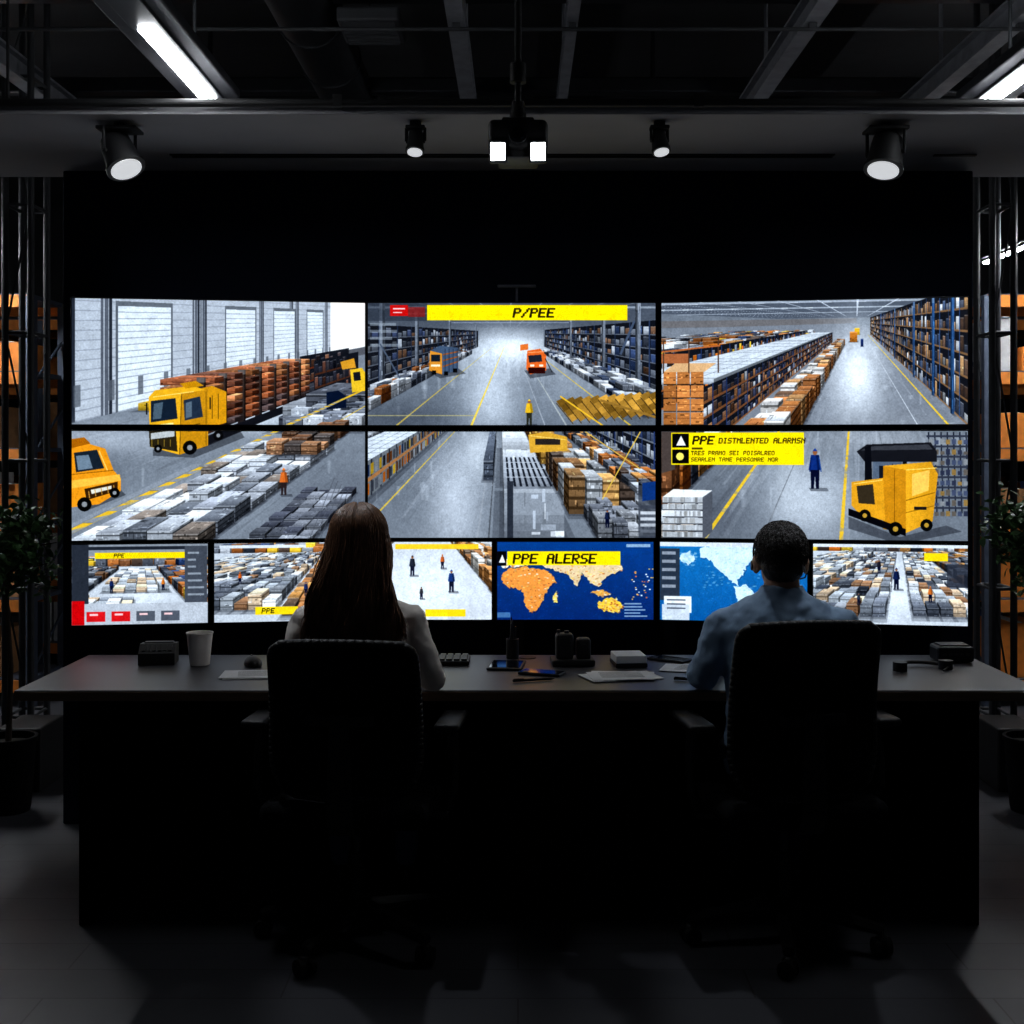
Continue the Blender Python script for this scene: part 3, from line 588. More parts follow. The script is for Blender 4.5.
# soffit canopy over the wall
bm=BM(); box(bm,(0,4.66,2.637),(5.0,.96,.03),0,bev=.004)
for y in (4.74,4.775): box(bm,(-.06,y,2.6195),(2.52,.012,.006),1)
box(bm,(1.66,4.75,2.6195),(.16,.02,.006),1)
for x in (-2.0,2.0): cyl(bm,(x,4.9,2.65),(x,4.9,3.70),.006,mi=1)
obj('ceiling_soffit',bm,[M['soffit'],M['black']])
bm=BM(); cyl(bm,(-2.6,4.16,2.655),(2.6,4.16,2.655),.014,mi=0)
for x in (-1.8,-.6,.6,1.8): box(bm,(x,4.17,2.66),(.03,.05,.04),0)
obj('trim_1',bm,M['black'])
for x in (-2.34,-.25,.22,1.19,2.03):
    w=.07 if x==-.25 else (.045 if x==.22 else .075)
    bm=BM(); 
    box(bm,(x,6.2,3.23),(w,7,.012),0); box(bm,(x,6.2,3.28),(.012,7,.09),0); box(bm,(x,6.2,3.33),(w,7,.012),0)
    for y in (4,6,8): cyl(bm,(x,y,3.33),(x,y,3.7),.01,mi=0)
    obj('ceiling_beam',bm,M['beam'])
for y in (5.15,6.5,8.0):
    bm=BM(); box(bm,(0,y,3.39),(8.8,.08,.08),0,bev=.01); 
    for x in (-3,-1.6,.7,3): cyl(bm,(x,y,3.42),(x,y,3.7),.012)
    obj('ceiling_crossbeam',bm,M['metal'])
bm=BM(); cyl(bm,(-4.3,5.05,3.20),(4.3,5.05,3.20),.008,mi=0)
for x in(-2.34,-.25,.22,1.19,2.03): box(bm,(x,5.05,3.212),(.03,.03,.02),0)
obj('ceiling_conduit',bm,M['conduit'])
bm=BM(); cyl(bm,(-.9,4.6,3.38),(-.9,9,3.38),.14,seg=24,mi=0)
for y in np.arange(4.8,9,.6): cyl(bm,(-.9,y,3.38),(-.9,y+.03,3.38),.148,seg=24,mi=0)
for y in (5,7,8.5): cyl(bm,(-.9,y,3.5),(-.9,y,3.7),.01)
obj('ceiling_duct',bm,M['metal'],smooth=True,ang=40)
bm=BM(); box(bm,(-.62,5.3,3.3),(.26,.3,.06),0,bev=.01)
for i in range(6): box(bm,(-.62,5.18+i*.045,3.262),(.22,.012,.02),0)
cyl(bm,(-.62,5.3,3.32),(-.62,5.3,3.7),.01)
obj('ceiling_vent',bm,M['conduit'])

def pendant(x,ya,yb,la,z,w=.2,mat='lamp'):
    bm=BM(); L_=yb-ya; ym=(ya+yb)/2; lb=yb-.04
    box(bm,(x,ym,z+.03),(w,L_,.035),0,bev=.006)
    box(bm,(x,ym,z+.007),(w*.5,L_-.02,.012),0,bev=.003)
    box(bm,(x,(la+lb)/2,z-.003),(w*.27,lb-la,.012),1,bev=.004)
    box(bm,(x,ym,z+.05),(w*.25,L_*.8,.006),2)  # added emitter on top of the housing, hidden from below
    for y in (ya+.25,yb-.25): cyl(bm,(x,y,z+.045),(x,y,3.70),.006,mi=0)
    obj('pendant_strip_light',bm,[M['metal'],M[mat],M['uplight_added']])
pendant(-1.10,2.95,4.50,3.70,2.75); pendant(1.685,2.95,4.53,3.70,2.75)
pendant(2.64,5.75,7.1,5.8,2.56,.1,'lamp_s'); pendant(-3.0,5.75,7.1,5.8,2.56,.1,'lamp_s')  # the left strip is unseen, added to light the shelving

# spotlights (can fixtures; the lamps inside are added to brighten the operators)
def spot(x,y,r,l,zc,target,power,cone):
    e=empty('ceiling_spotlight',(x,y,zc)); bm=BM()
    d=(Vector(target)-Vector((x,y,zc))).normalized(); c0=Vector((0,0,0)); ax=d.cross(Vector((0,0,1))).normalized()
    cyl(bm,c0-d*l*.5,c0+d*l*.5,r*.82,r,24,0); cyl(bm,c0+d*l*.5,c0+d*(l*.5+.012),r*1.08,r*1.08,24,0); cyl(bm,c0+d*(l*.5+.008),c0+d*(l*.5+.016),r*.85,r*.85,24,1)
    cyl(bm,c0-d*(l*.5+.025),c0-d*l*.5,r*.45,r*.8,24,0)
    zt=2.60-zc
    for s in(-1,1): cyl(bm,c0+ax*s*(r*1.05),(ax.x*s*r*1.05,ax.y*s*r*1.05,zt),.006,mi=0)
    cyl(bm,c0-ax*r*1.08,c0+ax*r*1.08,.008,mi=0)
    box(bm,(0,0,zt),(r*2.2,r*1.6,.012),0,bev=.003); cyl(bm,(0,0,zt),(0,0,zt+.023),.02,mi=0)
    obj('housing',bm,[M['black'],M['spotlens']],parent=e,smooth=True,ang=40)
    ld=bpy.data.lights.new('added_spot_lamp','SPOT'); ld.energy=power; ld.spot_size=math.radians(cone); ld.spot_blend=.6; ld.shadow_soft_size=.025; ld.color=(.86,.92,1)
    lo=bpy.data.objects.new('added_spot_lamp',ld); scene.collection.objects.link(lo); lo.parent=e; lo.location=d*(l*.5+.05)
    lo.rotation_euler=d.to_track_quat('-Z','Y').to_euler()
spot(-1.37,4.3,.062,.11,2.52,(-.62,3.78,1.0),22,26); spot(1.265,4.3,.062,.11,2.52,(.90,3.78,1.02),18,26)
spot(-.35,4.27,.03,.06,2.555,(-.40,3.78,1.08),16,24); spot(.483,4.27,.03,.06,2.555,(.70,3.78,1.05),18,24)
# projector on drop pole
bm=BM()
box(bm,(0,3.95,2.475),(.185,.2,.095),0,bev=.018,seg=3); box(bm,(0,3.95,2.425),(.13,.17,.04),0,bev=.01)
for s in(-1,1):
    box(bm,(s*.062,3.853,2.418),(.056,.03,.07),0,bev=.008); box(bm,(s*.062,3.836,2.416),(.044,.006,.055),1,bev=.002)
cyl(bm,(0,3.85,2.47),(0,3.83,2.47),.028,mi=2); cyl(bm,(0,3.835,2.47),(0,3.826,2.47),.02,mi=3)
for i in range(5): box(bm,(.0,3.852,2.50+i*.004),(.12,.004,.0015),2)
box(bm,(0,3.95,2.53),(.1,.1,.02),0,bev=.005); cyl(bm,(0,3.95,2.53),(0,3.95,2.60),.03,.02,mi=0); cyl(bm,(0,3.95,2.6),(0,3.95,3.7),.011,mi=0)
cyl(bm,(0,3.95,2.66),(0,3.95,2.72),.026,mi=0); cyl(bm,(0,3.95,3.66),(0,3.95,3.7),.05,mi=0)
obj('ceiling_projector',bm,[M['plastic'],M['proj'],M['metal'],M['lens']],smooth=True,ang=35)

# truss towers
def truss(x0,x1):
    bm=BM(); y0,y1=5.85,6.05
    for x in(x0,x1):
        for y in(y0,y1): cyl(bm,(x,y,.02),(x,y,3.7),.016,mi=0,seg=12)
    z=.25;k=0
    while z<3.5:
        for y in(y0,y1): cyl(bm,(x0,y,z),(x1,y,z),.008,seg=8)
        cyl(bm,(x0 if k%2 else x1,y0,z),(x1 if k%2 else x0,y0,min(3.6,z+.6)),.005,seg=8)
        for x in(x0,x1): cyl(bm,(x,y0,z),(x,y1,z),.008,seg=8)
        z+=.6;k+=1
    box(bm,((x0+x1)/2,5.95,.01),(x1-x0+.1,.32,.02),0,bev=.004)
    obj('truss_tower',bm,[M['conduit']])
truss(-2.40,-2.28); truss(2.22,2.32)
for x in (-2.19,2.2):
    bm=BM(); box(bm,(x,5.62,.14),(.2,.3,.28),0,bev=.01); box(bm,(x,5.465,.2),(.14,.01,.05),1); box(bm,(x,5.465,.1),(.14,.01,.05),1)
    obj('equipment_case',bm,[M['black'],M['metal']])

# racks
def rack(x0,x1,y0,y1,seed):
    rr=random.Random(seed); e=empty('warehouse_shelving_rack',((x0+x1)/2,(y0+y1)/2,0))
    bm=BM(); w=x1-x0;d=y1-y0; hs=[.15,.62,1.05,1.5,1.95,2.4]
    for x in(-w/2,0,w/2):
        for y in(-d/2,d/2): box(bm,(x,y,1.2),(.05,.05,2.4),0)
        for i in range(5): cyl(bm,(x,-d/2,.2+i*.42),(x,d/2,.2+i*.42+.3),.008,seg=6)
    for z in hs:
        box(bm,(0,0,z),(w,d,.025),0)
        for y in(-d/2,d/2): box(bm,(0,y,z-.03),(w,.03,.07),1)
    obj('frame',bm,[M['rackb'],M['orange']],parent=e)
    bm=BM()
    for z in hs[:-1]:
        x=-w/2+.05
        while x<w/2-.2:
            bw=rr.uniform(.14,.3); bh=rr.uniform(.14,.33); 
            if x+bw>w/2-.04: break
            box(bm,(x+bw/2,-d/2+.2+rr.uniform(0,.05),z+.013+bh/2),(bw-.015,.32,bh),rr.choice([0,0,1,1,2,3]),bev=.004); box(bm,(x+bw/2,-d/2+.2,z+.015+bh),(bw*.2,.3,.004),2)
            x+=bw+rr.uniform(.0,.04)
    obj('stored_boxes',bm,[M['orange'],M['card'],M['wbox'],M['bbox']],parent=e)
rack(-4.35,-2.84,7.3,7.8,1); rack(2.74,4.35,7.3,7.8,2); rack(-4.35,-2.3,8.7,9.4,3); rack(2.3,4.35,8.7,9.4,4)

# plants
def plant(x,y,seed):
    rr=random.Random(seed); e=empty('potted_ficus_tree',(x,y,0))
    bm=BM(); lathe(bm,(0,0,0),[(.01,0),(.085,0),(.09,.02),(.11,.28),(.118,.29),(.118,.31),(.103,.31),(.10,.28),(.005,.275)],0); obj('pot',bm,M['pot'],parent=e,smooth=True,ang=40)
    bm=BM(); lathe(bm,(0,0,0),[(.004,.285),(.099,.28)],0); obj('soil',bm,M['soil'],parent=e)
    bm=BM(); pts=[Vector((0,0,.27)),Vector((.01,.0,.6)),Vector((-.01,.01,.85)),Vector((0,0,1.25))]
    for a,b_,r0,r1 in zip(pts,pts[1:],(.013,.011,.009),(.011,.009,.005)): cyl(bm,a,b_,r0,r1,10,0)
    tips=[]
    for i in range(30):
        a=rr.uniform(0,6.28); z0=rr.uniform(.92,1.22); l=rr.uniform(.08,.2); tip=Vector((math.cos(a)*l,math.sin(a)*l,z0+rr.uniform(-.03,.13)))
        cyl(bm,(0,0,z0),tip,.005,.002,6,0); tips.append((Vector((0,0,z0)),tip))
    obj('branches',bm,M['bark'],parent=e)
    bm=BM()
    for a,b_ in tips:
        for j in range(34):
            t=rr.uniform(.2,1.1); p=a.lerp(b_,t)+Vector([rr.gauss(0,.03) for _ in range(3)]); l=rr.uniform(.035,.06)
            Rm=Euler((rr.uniform(-1.2,.9),rr.uniform(-.9,.9),rr.uniform(0,6.28))).to_matrix()
            vs=[bm.verts.new(p+Rm@Vector(q)) for q in((0,0,0),(l*.24,l*.35,.004),(l*.2,l*.7,.0),(0,l,-.006),(-l*.2,l*.7,.0),(-l*.24,l*.35,.004))]
            bm.faces.new(vs)
    obj('leaves',bm,M['leaf'],parent=e)
plant(-2.12,5.2,1); plant(2.14,5.2,2)

# ------------------------------------------------------------------ desk
e=empty('control_room_desk',(.035,4.24,0))
bm=BM(); box(bm,(0,0,.7325),(3.22,.68,.035),0,bev=.006)
for x in(-.9,0,.75): cyl(bm,(x,.27,.749),(x,.27,.7525),.03,mi=1,seg=20)
obj('desk_top',bm,[M['desktop'],M['plastic']],parent=e)
bm=BM(); box(bm,(0,-.3415,.7315),(3.21,.004,.027),0); obj('front_edge_band',bm,M['deskedge'],parent=e)
bm=BM()
for x in(-1.40,1.40): box(bm,(x,-.01,.357),(.04,.58,.714),0,bev=.004)
box(bm,(0,.27,.357),(2.76,.03,.714),0,bev=.004)
box(bm,(0,-.24,.69),(2.76,.02,.05),0)
obj('carcass',bm,M['deskbody'],parent=e)
bm=BM(); box(bm,(.12,-.02,.36),(.42,.5,.70),0,bev=.004)
for z in(.6,.42,.18): box(bm,(.12,-.275,z),(.40,.014,.15 if z>.2 else .28),0,bev=.004); cyl(bm,(.06,-.292,z+.02),(.18,-.292,z+.02),.005,mi=0,seg=8)
obj('drawer_pedestal',bm,[M['deskbody'],M['metal']],parent=e)

def deskobj(name,fn,mats,loc,rotz=0,smooth=False):
    bm=BM(); fn(bm); return obj(name,bm,mats,loc,rotz=rotz,smooth=smooth,ang=35 if smooth else None)
DT=.7508
def cup(bm):
    lathe(bm,(0,0,0),[(.001,.004),(.03,.004),(.031,0),(.034,.002),(.0445,.108),(.047,.110),(.047,.114),(.0435,.113),(.033,.01),(.001,.01)],0)
deskobj('paper_cup',cup,M['cup'],(-1.11,4.36,DT),smooth=True)
def intercom(bm):
    loft(bm,[[(sx*.062,-.05,0),(sx*.062,.05,0),(sx*.062,.05,.066),(sx*.062,-.01,.07),(sx*.062,-.05,.04)] for sx in(-1,1)],0)
    for i in range(6): box(bm,(-.045+i*.018,-.031,.057),(.011,.028,.004),1,rot=Euler((math.radians(38),0,0)).to_matrix())
    box(bm,(0,.02,.070),(.10,.03,.006),1,bev=.002)
deskobj('desk_intercom',intercom,[M['black'],M['black']],(-1.265,4.40,DT),.12)
def mouse(bm):
    sph(bm,(0,0,.008),(.03,.052,.026),0)
    for v in bm.verts: v.co.z=max(0,v.co.z)
    box(bm,(0,.025,.031),(.006,.016,.008),1,bev=.002)
deskobj('computer_mouse',mouse,[M['plastic'],M['metal']],(-.92,4.34,DT),.4,True)
deskobj('computer_mouse',mouse,[M['plastic'],M['metal']],(1.22,4.40,DT),-.3,True)
def keyboard(bm):
    box(bm,(0,0,.009),(.40,.14,.014),0,bev=.004)
    for r in range(5):
        for q in range(15): box(bm,(-.182+q*.026,-.05+r*.025,.019),(.021,.020,.007),1,bev=.002)
deskobj('keyboard',keyboard,[M['plastic'],M['key']],(-.37,4.41,DT)); deskobj('keyboard',keyboard,[M['plastic'],M['key']],(.84,4.42,DT))
def paper(n):
    def fn(bm):
        rr=random.Random(n)
        for i in range(n): box(bm,(rr.uniform(-.02,.02),rr.uniform(-.01,.01),.001+i*.0014),(.21,.145,.0009),0,rot=Euler((0,0,rr.uniform(-.25,.25))).to_matrix())
        for i in range(5): box(bm,(0,.04-i*.02,.002+n*.0014),(.14,.003,.0003),1)
    return fn
deskobj('paper_sheets',paper(3),[M['white'],M['key']],(-.86,4.16,DT),.2)
deskobj('paper_sheets',paper(5),[M['white'],M['key']],(.34,4.12,DT),.1)
deskobj('paper_sheets',paper(2),[M['white'],M['key']],(.61,4.26,DT),-.4)
def notepad(bm):
    box(bm,(0,0,.008),(.11,.13,.014),0,bev=.002); box(bm,(0,0,.0275),(.105,.12,.026),1,bev=.002)
deskobj('notepad',notepad,[M['plastic'],M['white']],(.385,4.36,DT),.1)
def tablet(bm):
    box(bm,(0,0,.004),(.12,.17,.008),0,bev=.003); box(bm,(0,0,.0085),(.105,.145,.001),1)
deskobj('tablet',tablet,[M['plastic'],M['lens']],(-.04,4.33,DT),-.1)
def penholder(bm):
    lathe(bm,(0,0,0),[(.001,.003),(.022,.003),(.023,0),(.023,.07),(.020,.07),(.019,.006),(.001,.006)],0)
    for i,(a,b_) in enumerate(((.01,.1),(-.010,.3),(.004,-.25),(-.004,.0))): cyl(bm,(a,0,.008),(a+.02*b_,.008*i-.010,.115+.01*i),.003,.003,8,1+i%2)
deskobj('pen_holder',penholder,[M['plastic'],M['metal'],M['key']],(-.02,4.50,DT),smooth=True)
def radio(bm):
    box(bm,(0,0,.012),(.15,.11,.022),0,bev=.006); box(bm,(-.028,0,.065),(.062,.06,.09),0,bev=.012,seg=3); box(bm,(.038,.0,.055),(.05,.055,.075),0,bev=.01)
    cyl(bm,(-.048,0,.105),(-.048,0,.122),.006,mi=0); cyl(bm,(-.02,0,.105),(-.02,0,.118),.009,mi=1); box(bm,(-.028,-.031,.08),(.04,.004,.03),1,bev=.002); cyl(bm,(.038,-.028,.06),(.038,-.034,.06),.015,mi=1)
deskobj('two_way_radio_charger',radio,[M['black'],M['plastic']],(.19,4.37,DT),.05)
def smart(bm): box(bm,(0,0,.0045),(.072,.148,.008),0,bev=.003); box(bm,(0,0,.009),(.066,.138,.001),1); box(bm,(-.02,.05,.0095),(.02,.02,.001),0)
deskobj('smartphone',smart,[M['plastic'],M['lens']],(.54,4.45,DT),.9); deskobj('smartphone',smart,[M['plastic'],M['lens']],(.08,4.18,DT),1.2)
def pen(bm): cyl(bm,(-.07,0,.005),(.06,0,.005),.0045,seg=8); cyl(bm,(.06,0,.005),(.072,0,.005),.0045,.001,8); box(bm,(-.05,0,.0105),(.035,.002,.002),0)
deskobj('pen',pen,M['plastic'],(.05,4.05,DT),.3); deskobj('pen',pen,M['plastic'],(.575,4.05,DT),-.3)
def headset_desk(bm):
    pts=[(math.cos(a)*.085,math.sin(a)*.085,.012) for a in np.linspace(0,math.pi,14)]
    for a,b_ in zip(pts,pts[1:]): cyl(bm,a,b_,.006,seg=8)
    for s in(-1,1): cyl(bm,(s*.085,0,.0),(s*.085,0,.03),.024,seg=18)
    cyl(bm,(.085,-.02,.012),(.03,-.08,.01),.003,seg=6)
deskobj('headset',headset_desk,M['plastic'],(1.38,4.26,DT),.2)
def hub(bm): box(bm,(0,0,.03),(.13,.1,.055),0,bev=.01); [box(bm,(-.04+i*.02,-.051,.03),(.012,.002,.008),1) for i in range(5)]; box(bm,(0,0,.06),(.1,.07,.004),1)
deskobj('docking_station',hub,[M['plastic'],M['key']],(1.54,4.44,DT))

# ------------------------------------------------------------------ chairs
def chair(x,y,rz,ztop,Wd=.228):
    e=empty('office_chair',(x,y,0),rz)
    bm=BM()
    lathe(bm,(0,0,0),[(.001,.07),(.045,.07),(.05,.09),(.045,.13),(.001,.135)],0)
    for i in range(5):
        a=math.radians(90+18+72*i); d=Vector((math.cos(a),math.sin(a),0)); n=Vector((-d.y,d.x,0))
        rings=[]
        for t,wd,z0,z1 in((.03,.034,.085,.13),(.16,.026,.08,.115),(.30,.018,.065,.09)):
            c=d*t; rings.append([c+n*wd*.8+Vector((0,0,z0)),c+n*wd+Vector((0,0,(z0+z1)/2)),c+n*wd*.5+Vector((0,0,z1)),c-n*wd*.5+Vector((0,0,z1)),c-n*wd+Vector((0,0,(z0+z1)/2)),c-n*wd*.8+Vector((0,0,z0))])
        loft(bm,rings,0)
    obj('base_star',bm,M['plastic'],parent=e)
    bm=BM()
    for i in range(5):
        a=math.radians(90+18+72*i); d=Vector((math.cos(a),math.sin(a),0)); c=d*.295; t=a+.7+i; ax=Vector((math.cos(t),math.sin(t),0)); 
        cyl(bm,c+Vector((0,0,.04)),c+Vector((0,0,.085)),.008)
        for s in(-1,1): cyl(bm,c+ax*s*.008+Vector((0,0,.029)),c+ax*s*.026+Vector((0,0,.029)),.028,.026,20,0)
        sph(bm,c+Vector((0,0,.045)),(.022,.022,.02),0,u=12,w=8)
    obj('castors',bm,M['plastic'],parent=e)
    bm=BM(); cyl(bm,(0,0,.12),(0,0,.27),.028); cyl(bm,(0,0,.27),(0,0,.38),.016,mi=1); box(bm,(0,-.01,.385),(.16,.24,.04),0,bev=.01); cyl(bm,(.06,.02,.385),(.25,.02,.375),.006); obj('gas_column',bm,[M['plastic'],M['metal']],parent=e,smooth=True,ang=35)
    bm=BM(); box(bm,(0,.01,.435),(.50,.46,.07),0,bev=.032,seg=4); box(bm,(0,.01,.402),(.42,.40,.02),0,bev=.008); obj('seat',bm,M['mesh'],parent=e,smooth=True)
    # backrest
    bm=BM(); z0=.49; H=ztop-z0; nr,nc=26,14; rows=[]
    for i in range(nr+1):
        v=i/nr; z=z0+H*v; r=.045; t=(1-v)*H; w=Wd*(1-.05*v) 
        if t<r: w-=.7*(r-math.sqrt(max(0,r*r-(r-t)**2)))
        t=v*H
        if t<.14: w-=.55*(.14-math.sqrt(max(0,.0196-(.14-t)**2)))
        row=[]
        for j in range(nc+1):
            u=-1+2*j/nc
            yy=-.205+.035*u*u-.045*v*v+.022*math.sin(v*math.pi)*(1)
            row.append(bm.verts.new((u*w,yy,z-.010*u*u*v)))
        rows.append(row)
    edge=[Vector(r[0].co) for r in rows]+[Vector(v.co) for v in rows[-1][1:-1]]+[Vector(r[-1].co) for r in reversed(rows)]+[Vector(v.co) for v in reversed(rows[0][1:-1])]
    for a,b_ in zip(rows,rows[1:]):
        for j in range(nc): bm.faces.new((a[j],a[j+1],b_[j+1],b_[j]))
    o=obj('backrest',bm,M['mesh'],parent=e,smooth=True); sm=o.modifiers.new('s','SOLIDIFY'); sm.thickness=.022; sm.offset=0; bv=o.modifiers.new('b','BEVEL'); bv.width=.006; bv.segments=2
    bm=BM()
    for a,b_ in zip(edge,edge[1:]+edge[:1]):
        if (b_-a).length>1e-5: cyl(bm,a,b_,.0135,seg=10)
        sph(bm,a,.0135,u=10,w=6)
    obj('backrest_frame',bm,M['plastic'],parent=e,smooth=True)
    bm=BM(); pts=[(0,-.08,.385),(0,-.2,.39),(0,-.245,.45),(0,-.24,.58),(0,-.237,.74)]
    rings=[]
    for i,p in enumerate(pts):
        w=.045-.004*i; q=Vector(pts[min(i+1,4)])-Vector(pts[max(i-1,0)]); nn=Vector((0,-q.z,q.y)).normalized()*.011; c=Vector(p)
        rings.append([c+Vector((w,0,0))+nn,c+Vector((-w,0,0))+nn,c+Vector((-w,0,0))-nn,c+Vector((w,0,0))-nn])
    loft(bm,rings,0); box(bm,(0,-.237,.72),(.2,.02,.035),0,bev=.008); o=obj('back_support',bm,M['plastic'],parent=e)
    for s in(-1,1):
        bm=BM(); box(bm,(s*.215,-.01,.40),(.15,.07,.022),0,bev=.006)
        chain(bm,[(s*.275,-.01,.405),(s*.30,-.03,.47),(s*.305,-.02,.56),(s*.297,-.01,.655)],[.02,.017,.014,.014],seg=12)
        cyl(bm,(s*.302,-.02,.55),(s*.296,-.012,.63),.0165,.0165,14,0)
        box(bm,(s*.295,-.02,.66),(.05,.12,.014),0,bev=.005); box(bm,(s*.292,.0,.678),(.078,.25,.026),0,bev=.012,seg=3)
        obj('armrest',bm,[M['plastic'],M['metal']],parent=e,smooth=True,ang=40)
chair(-.492,3.83,math.radians(-5),.945,.222)
chair(.815,3.84,math.radians(9),.998,.222)

# ------------------------------------------------------------------ people
def head_geo(bm,c,s,neck_r,neck_to):
    c=Vector(c); q=lambda x,y,z: c+Vector((x,y,z))*s
    sph(bm,q(0,-.012,.02),(.074*s,.094*s,.09*s)); sph(bm,q(0,.028,-.03),(.058*s,.062*s,.083*s)); sph(bm,q(0,.048,-.088),(.033*s,.034*s,.026*s))
    chain(bm,[q(0,.088,.0),q(0,.106,-.036)],[.008*s,.012*s]); sph(bm,q(0,.086,-.066),(.022*s,.012*s,.007*s)); sph(bm,q(0,.078,.022),(.045*s,.016*s,.01*s))
    for k in(-1,1):
        sph(bm,q(k*.078,-.005,-.015),(.010*s,.020*s,.032*s),rot=Euler((0,0,k*-.5)).to_matrix()); sph(bm,q(k*.012,.098,-.038),(.008*s,.01*s,.007*s))
    chain(bm,[q(0,-.022,-.05),Vector(neck_to)],[neck_r,neck_r*1.08])
def hand_geo(bm,w,m,rot):
    w=Vector(w); T=lambda x,y,z: w+rot@Vector((x*m,y,z))
    sph(bm,T(0,.05,.0),(.037,.048,.015),rot=rot); sph(bm,T(.014,.04,-.002),(.022,.035,.014),rot=rot); chain(bm,[T(0,-.03,.0),T(0,.01,0)],[.025,.024])
    for x,l,r,sp in((-.03,.068,.0085,-.12),(-.010,.076,.0088,-.03),(.011,.071,.0085,.05),(.030,.055,.0075,.15)):
        p=Vector((x,.082,.002)); P=[T(x*.8,.05,0),T(*p)]; rr=[r*1.1,r*1.08]
        for f,a in((.42,10),(.32,32),(.26,50)):
            a=math.radians(a); p=p+Vector((sp*l*f,math.cos(a)*l*f,-math.sin(a)*l*f)); P.append(T(*p)); rr.append(rr[-1]*.92)
        chain(bm,P,rr,seg=12)
    chain(bm,[T(-.018,.018,-.002),T(-.042,.045,-.008),T(-.052,.072,-.013),T(-.050,.094,-.020)],[.016,.0115,.010,.008],seg=12)
def person(name,x,y,rz,cfg):
    e=empty(name,(x,y,0),rz); W=cfg
    bm=BM(); loft(bm,[ering(0,yy,z,rx,ry) for z,rx,ry,yy in W['torso']])
    for k in(-1,1):
        a=W['arm']; pts=[Vector((k*p[0],p[1],p[2])) for p in a[0]]
        chain(bm,pts,a[1]); chain(bm,[Vector((k*.05,.045,W['trap'])),pts[0]+Vector((-k*.01,0,.008))],[.035,a[1][0]*.86])
    if W.get('collar'): 
        cz,cr,cy=W['collar']; lathe(bm,(0,cy,cz),[(cr*1.12,-.02),(cr*1.2,.0),(cr*1.0,.028),(cr*.9,.028),(cr*.95,-.02)],0)
    o=obj('shirt',bm,W['shirt'],parent=e,smooth=True); remesh(o,.0085,4)
    dt=bpy.data.textures.new('folds','CLOUDS'); dt.noise_scale=.055; dm=o.modifiers.new('d','DISPLACE'); dm.texture=dt; dm.strength=.022; dm.mid_level=.5
    # legs
    bm=BM(); sph(bm,(0,.0,.575),(W['hip'],.115,.095))
    for k in(-1,1):
        chain(bm,[(k*.10,.02,.565),(k*.125,.22,.558),(k*.12,.44,.555),(k*.12,.455,.52)],[.088,.078,.06,.058]); chain(bm,[(k*.12,.455,.53),(k*.115,.44,.34),(k*.11,.45,.12)],[.056,.05,.038])
    o=obj('trousers',bm,W['trousers'],parent=e,smooth=True); remesh(o,.01,4)
    bm=BM()
    for k in(-1,1):
        sph(bm,(k*.11,.455,.065),(.038,.05,.045)); chain(bm,[(k*.11,.44,.045),(k*.113,.52,.04),(k*.118,.60,.032)],[.036,.037,.028]); box(bm,(k*.113,.51,.012),(.07,.23,.018),bev=.008)
    o=obj('shoes',bm,M['shoe'],parent=e,smooth=True); remesh(o,.006,3)
    # head / neck / hands
    hc=W['head']; s=W['hs']; bm=BM(); head_geo(bm,hc,s,W['neck'],W['neckto']); 
    o=obj('head',bm,M['skin'],parent=e,smooth=True); remesh(o,.005,3)
    bm=BM()
    for k in(-1,1): sph(bm,Vector(hc)+Vector((k*.03,.077,0))*s,.0125*s,0); sph(bm,Vector(hc)+Vector((k*.03,.0855,0))*s,.0055*s,1)
    sph(bm,Vector(hc)+Vector((0,.092,-.067))*s,(.018*s,.008*s,.005*s),2)
    obj('face_features',bm,[M['eye'],M['iris'],M['lip']],parent=e,smooth=True)
    for k in(-1,1):
        a=W['arm'][0]; wr=Vector((k*a[-1][0],a[-1][1],a[-1][2])); el=Vector((k*a[-2][0],a[-2][1],a[-2][2])); d=wr-el
        rot=Euler((0,0,-math.atan2(d.x,d.y)*.6)).to_matrix(); bm=BM(); hand_geo(bm,wr+Vector((0,.02,-.002)),k,rot); o=obj('hand',bm,M['skin'],parent=e,smooth=True); remesh(o,.0032,2)
    return e
woman=dict(torso=[(.52,.185,.12,0),(.62,.175,.115,.0),(.74,.135,.098,.01),(.86,.158,.105,.025),(.95,.172,.103,.035),(1.0,.160,.09,.038),(1.035,.115,.072,.04),(1.06,.075,.06,.042),(1.075,.058,.052,.044)],
 arm=([(.160,.035,.975),(.205,.02,.86),(.225,.06,.797),(.205,.2,.795),(.15,.34,.788)],[.05,.043,.043,.037,.026]),hip=.195,shirt=M['blouse'],trousers=M['trousers'],
 head=(0,.055,1.212),hs=.96,neck=.045,neckto=(0,.035,1.05),trap=1.025)
man=dict(torso=[(.52,.185,.125,0),(.62,.178,.12,.0),(.75,.172,.12,.01),(.87,.188,.125,.025),(.95,.195,.12,.035),(.99,.175,.105,.042),(1.03,.13,.085,.048),(1.052,.085,.07,.052),(1.065,.068,.062,.055)],
 arm=([(.185,.04,.955),(.222,.02,.86),(.242,.05,.805),(.225,.2,.80),(.17,.35,.790)],[.056,.050,.048,.041,.03]),hip=.19,shirt=M['shirt'],trousers=M['trousers2'],
 head=(0,.075,1.160),hs=.98,neck=.054,neckto=(0,.05,1.03),collar=(1.055,.062,.052),trap=1.02)
ew=person('seated_woman',-.490,3.80,0,woman); emn=person('seated_man',.812,3.81,math.radians(-3),man)
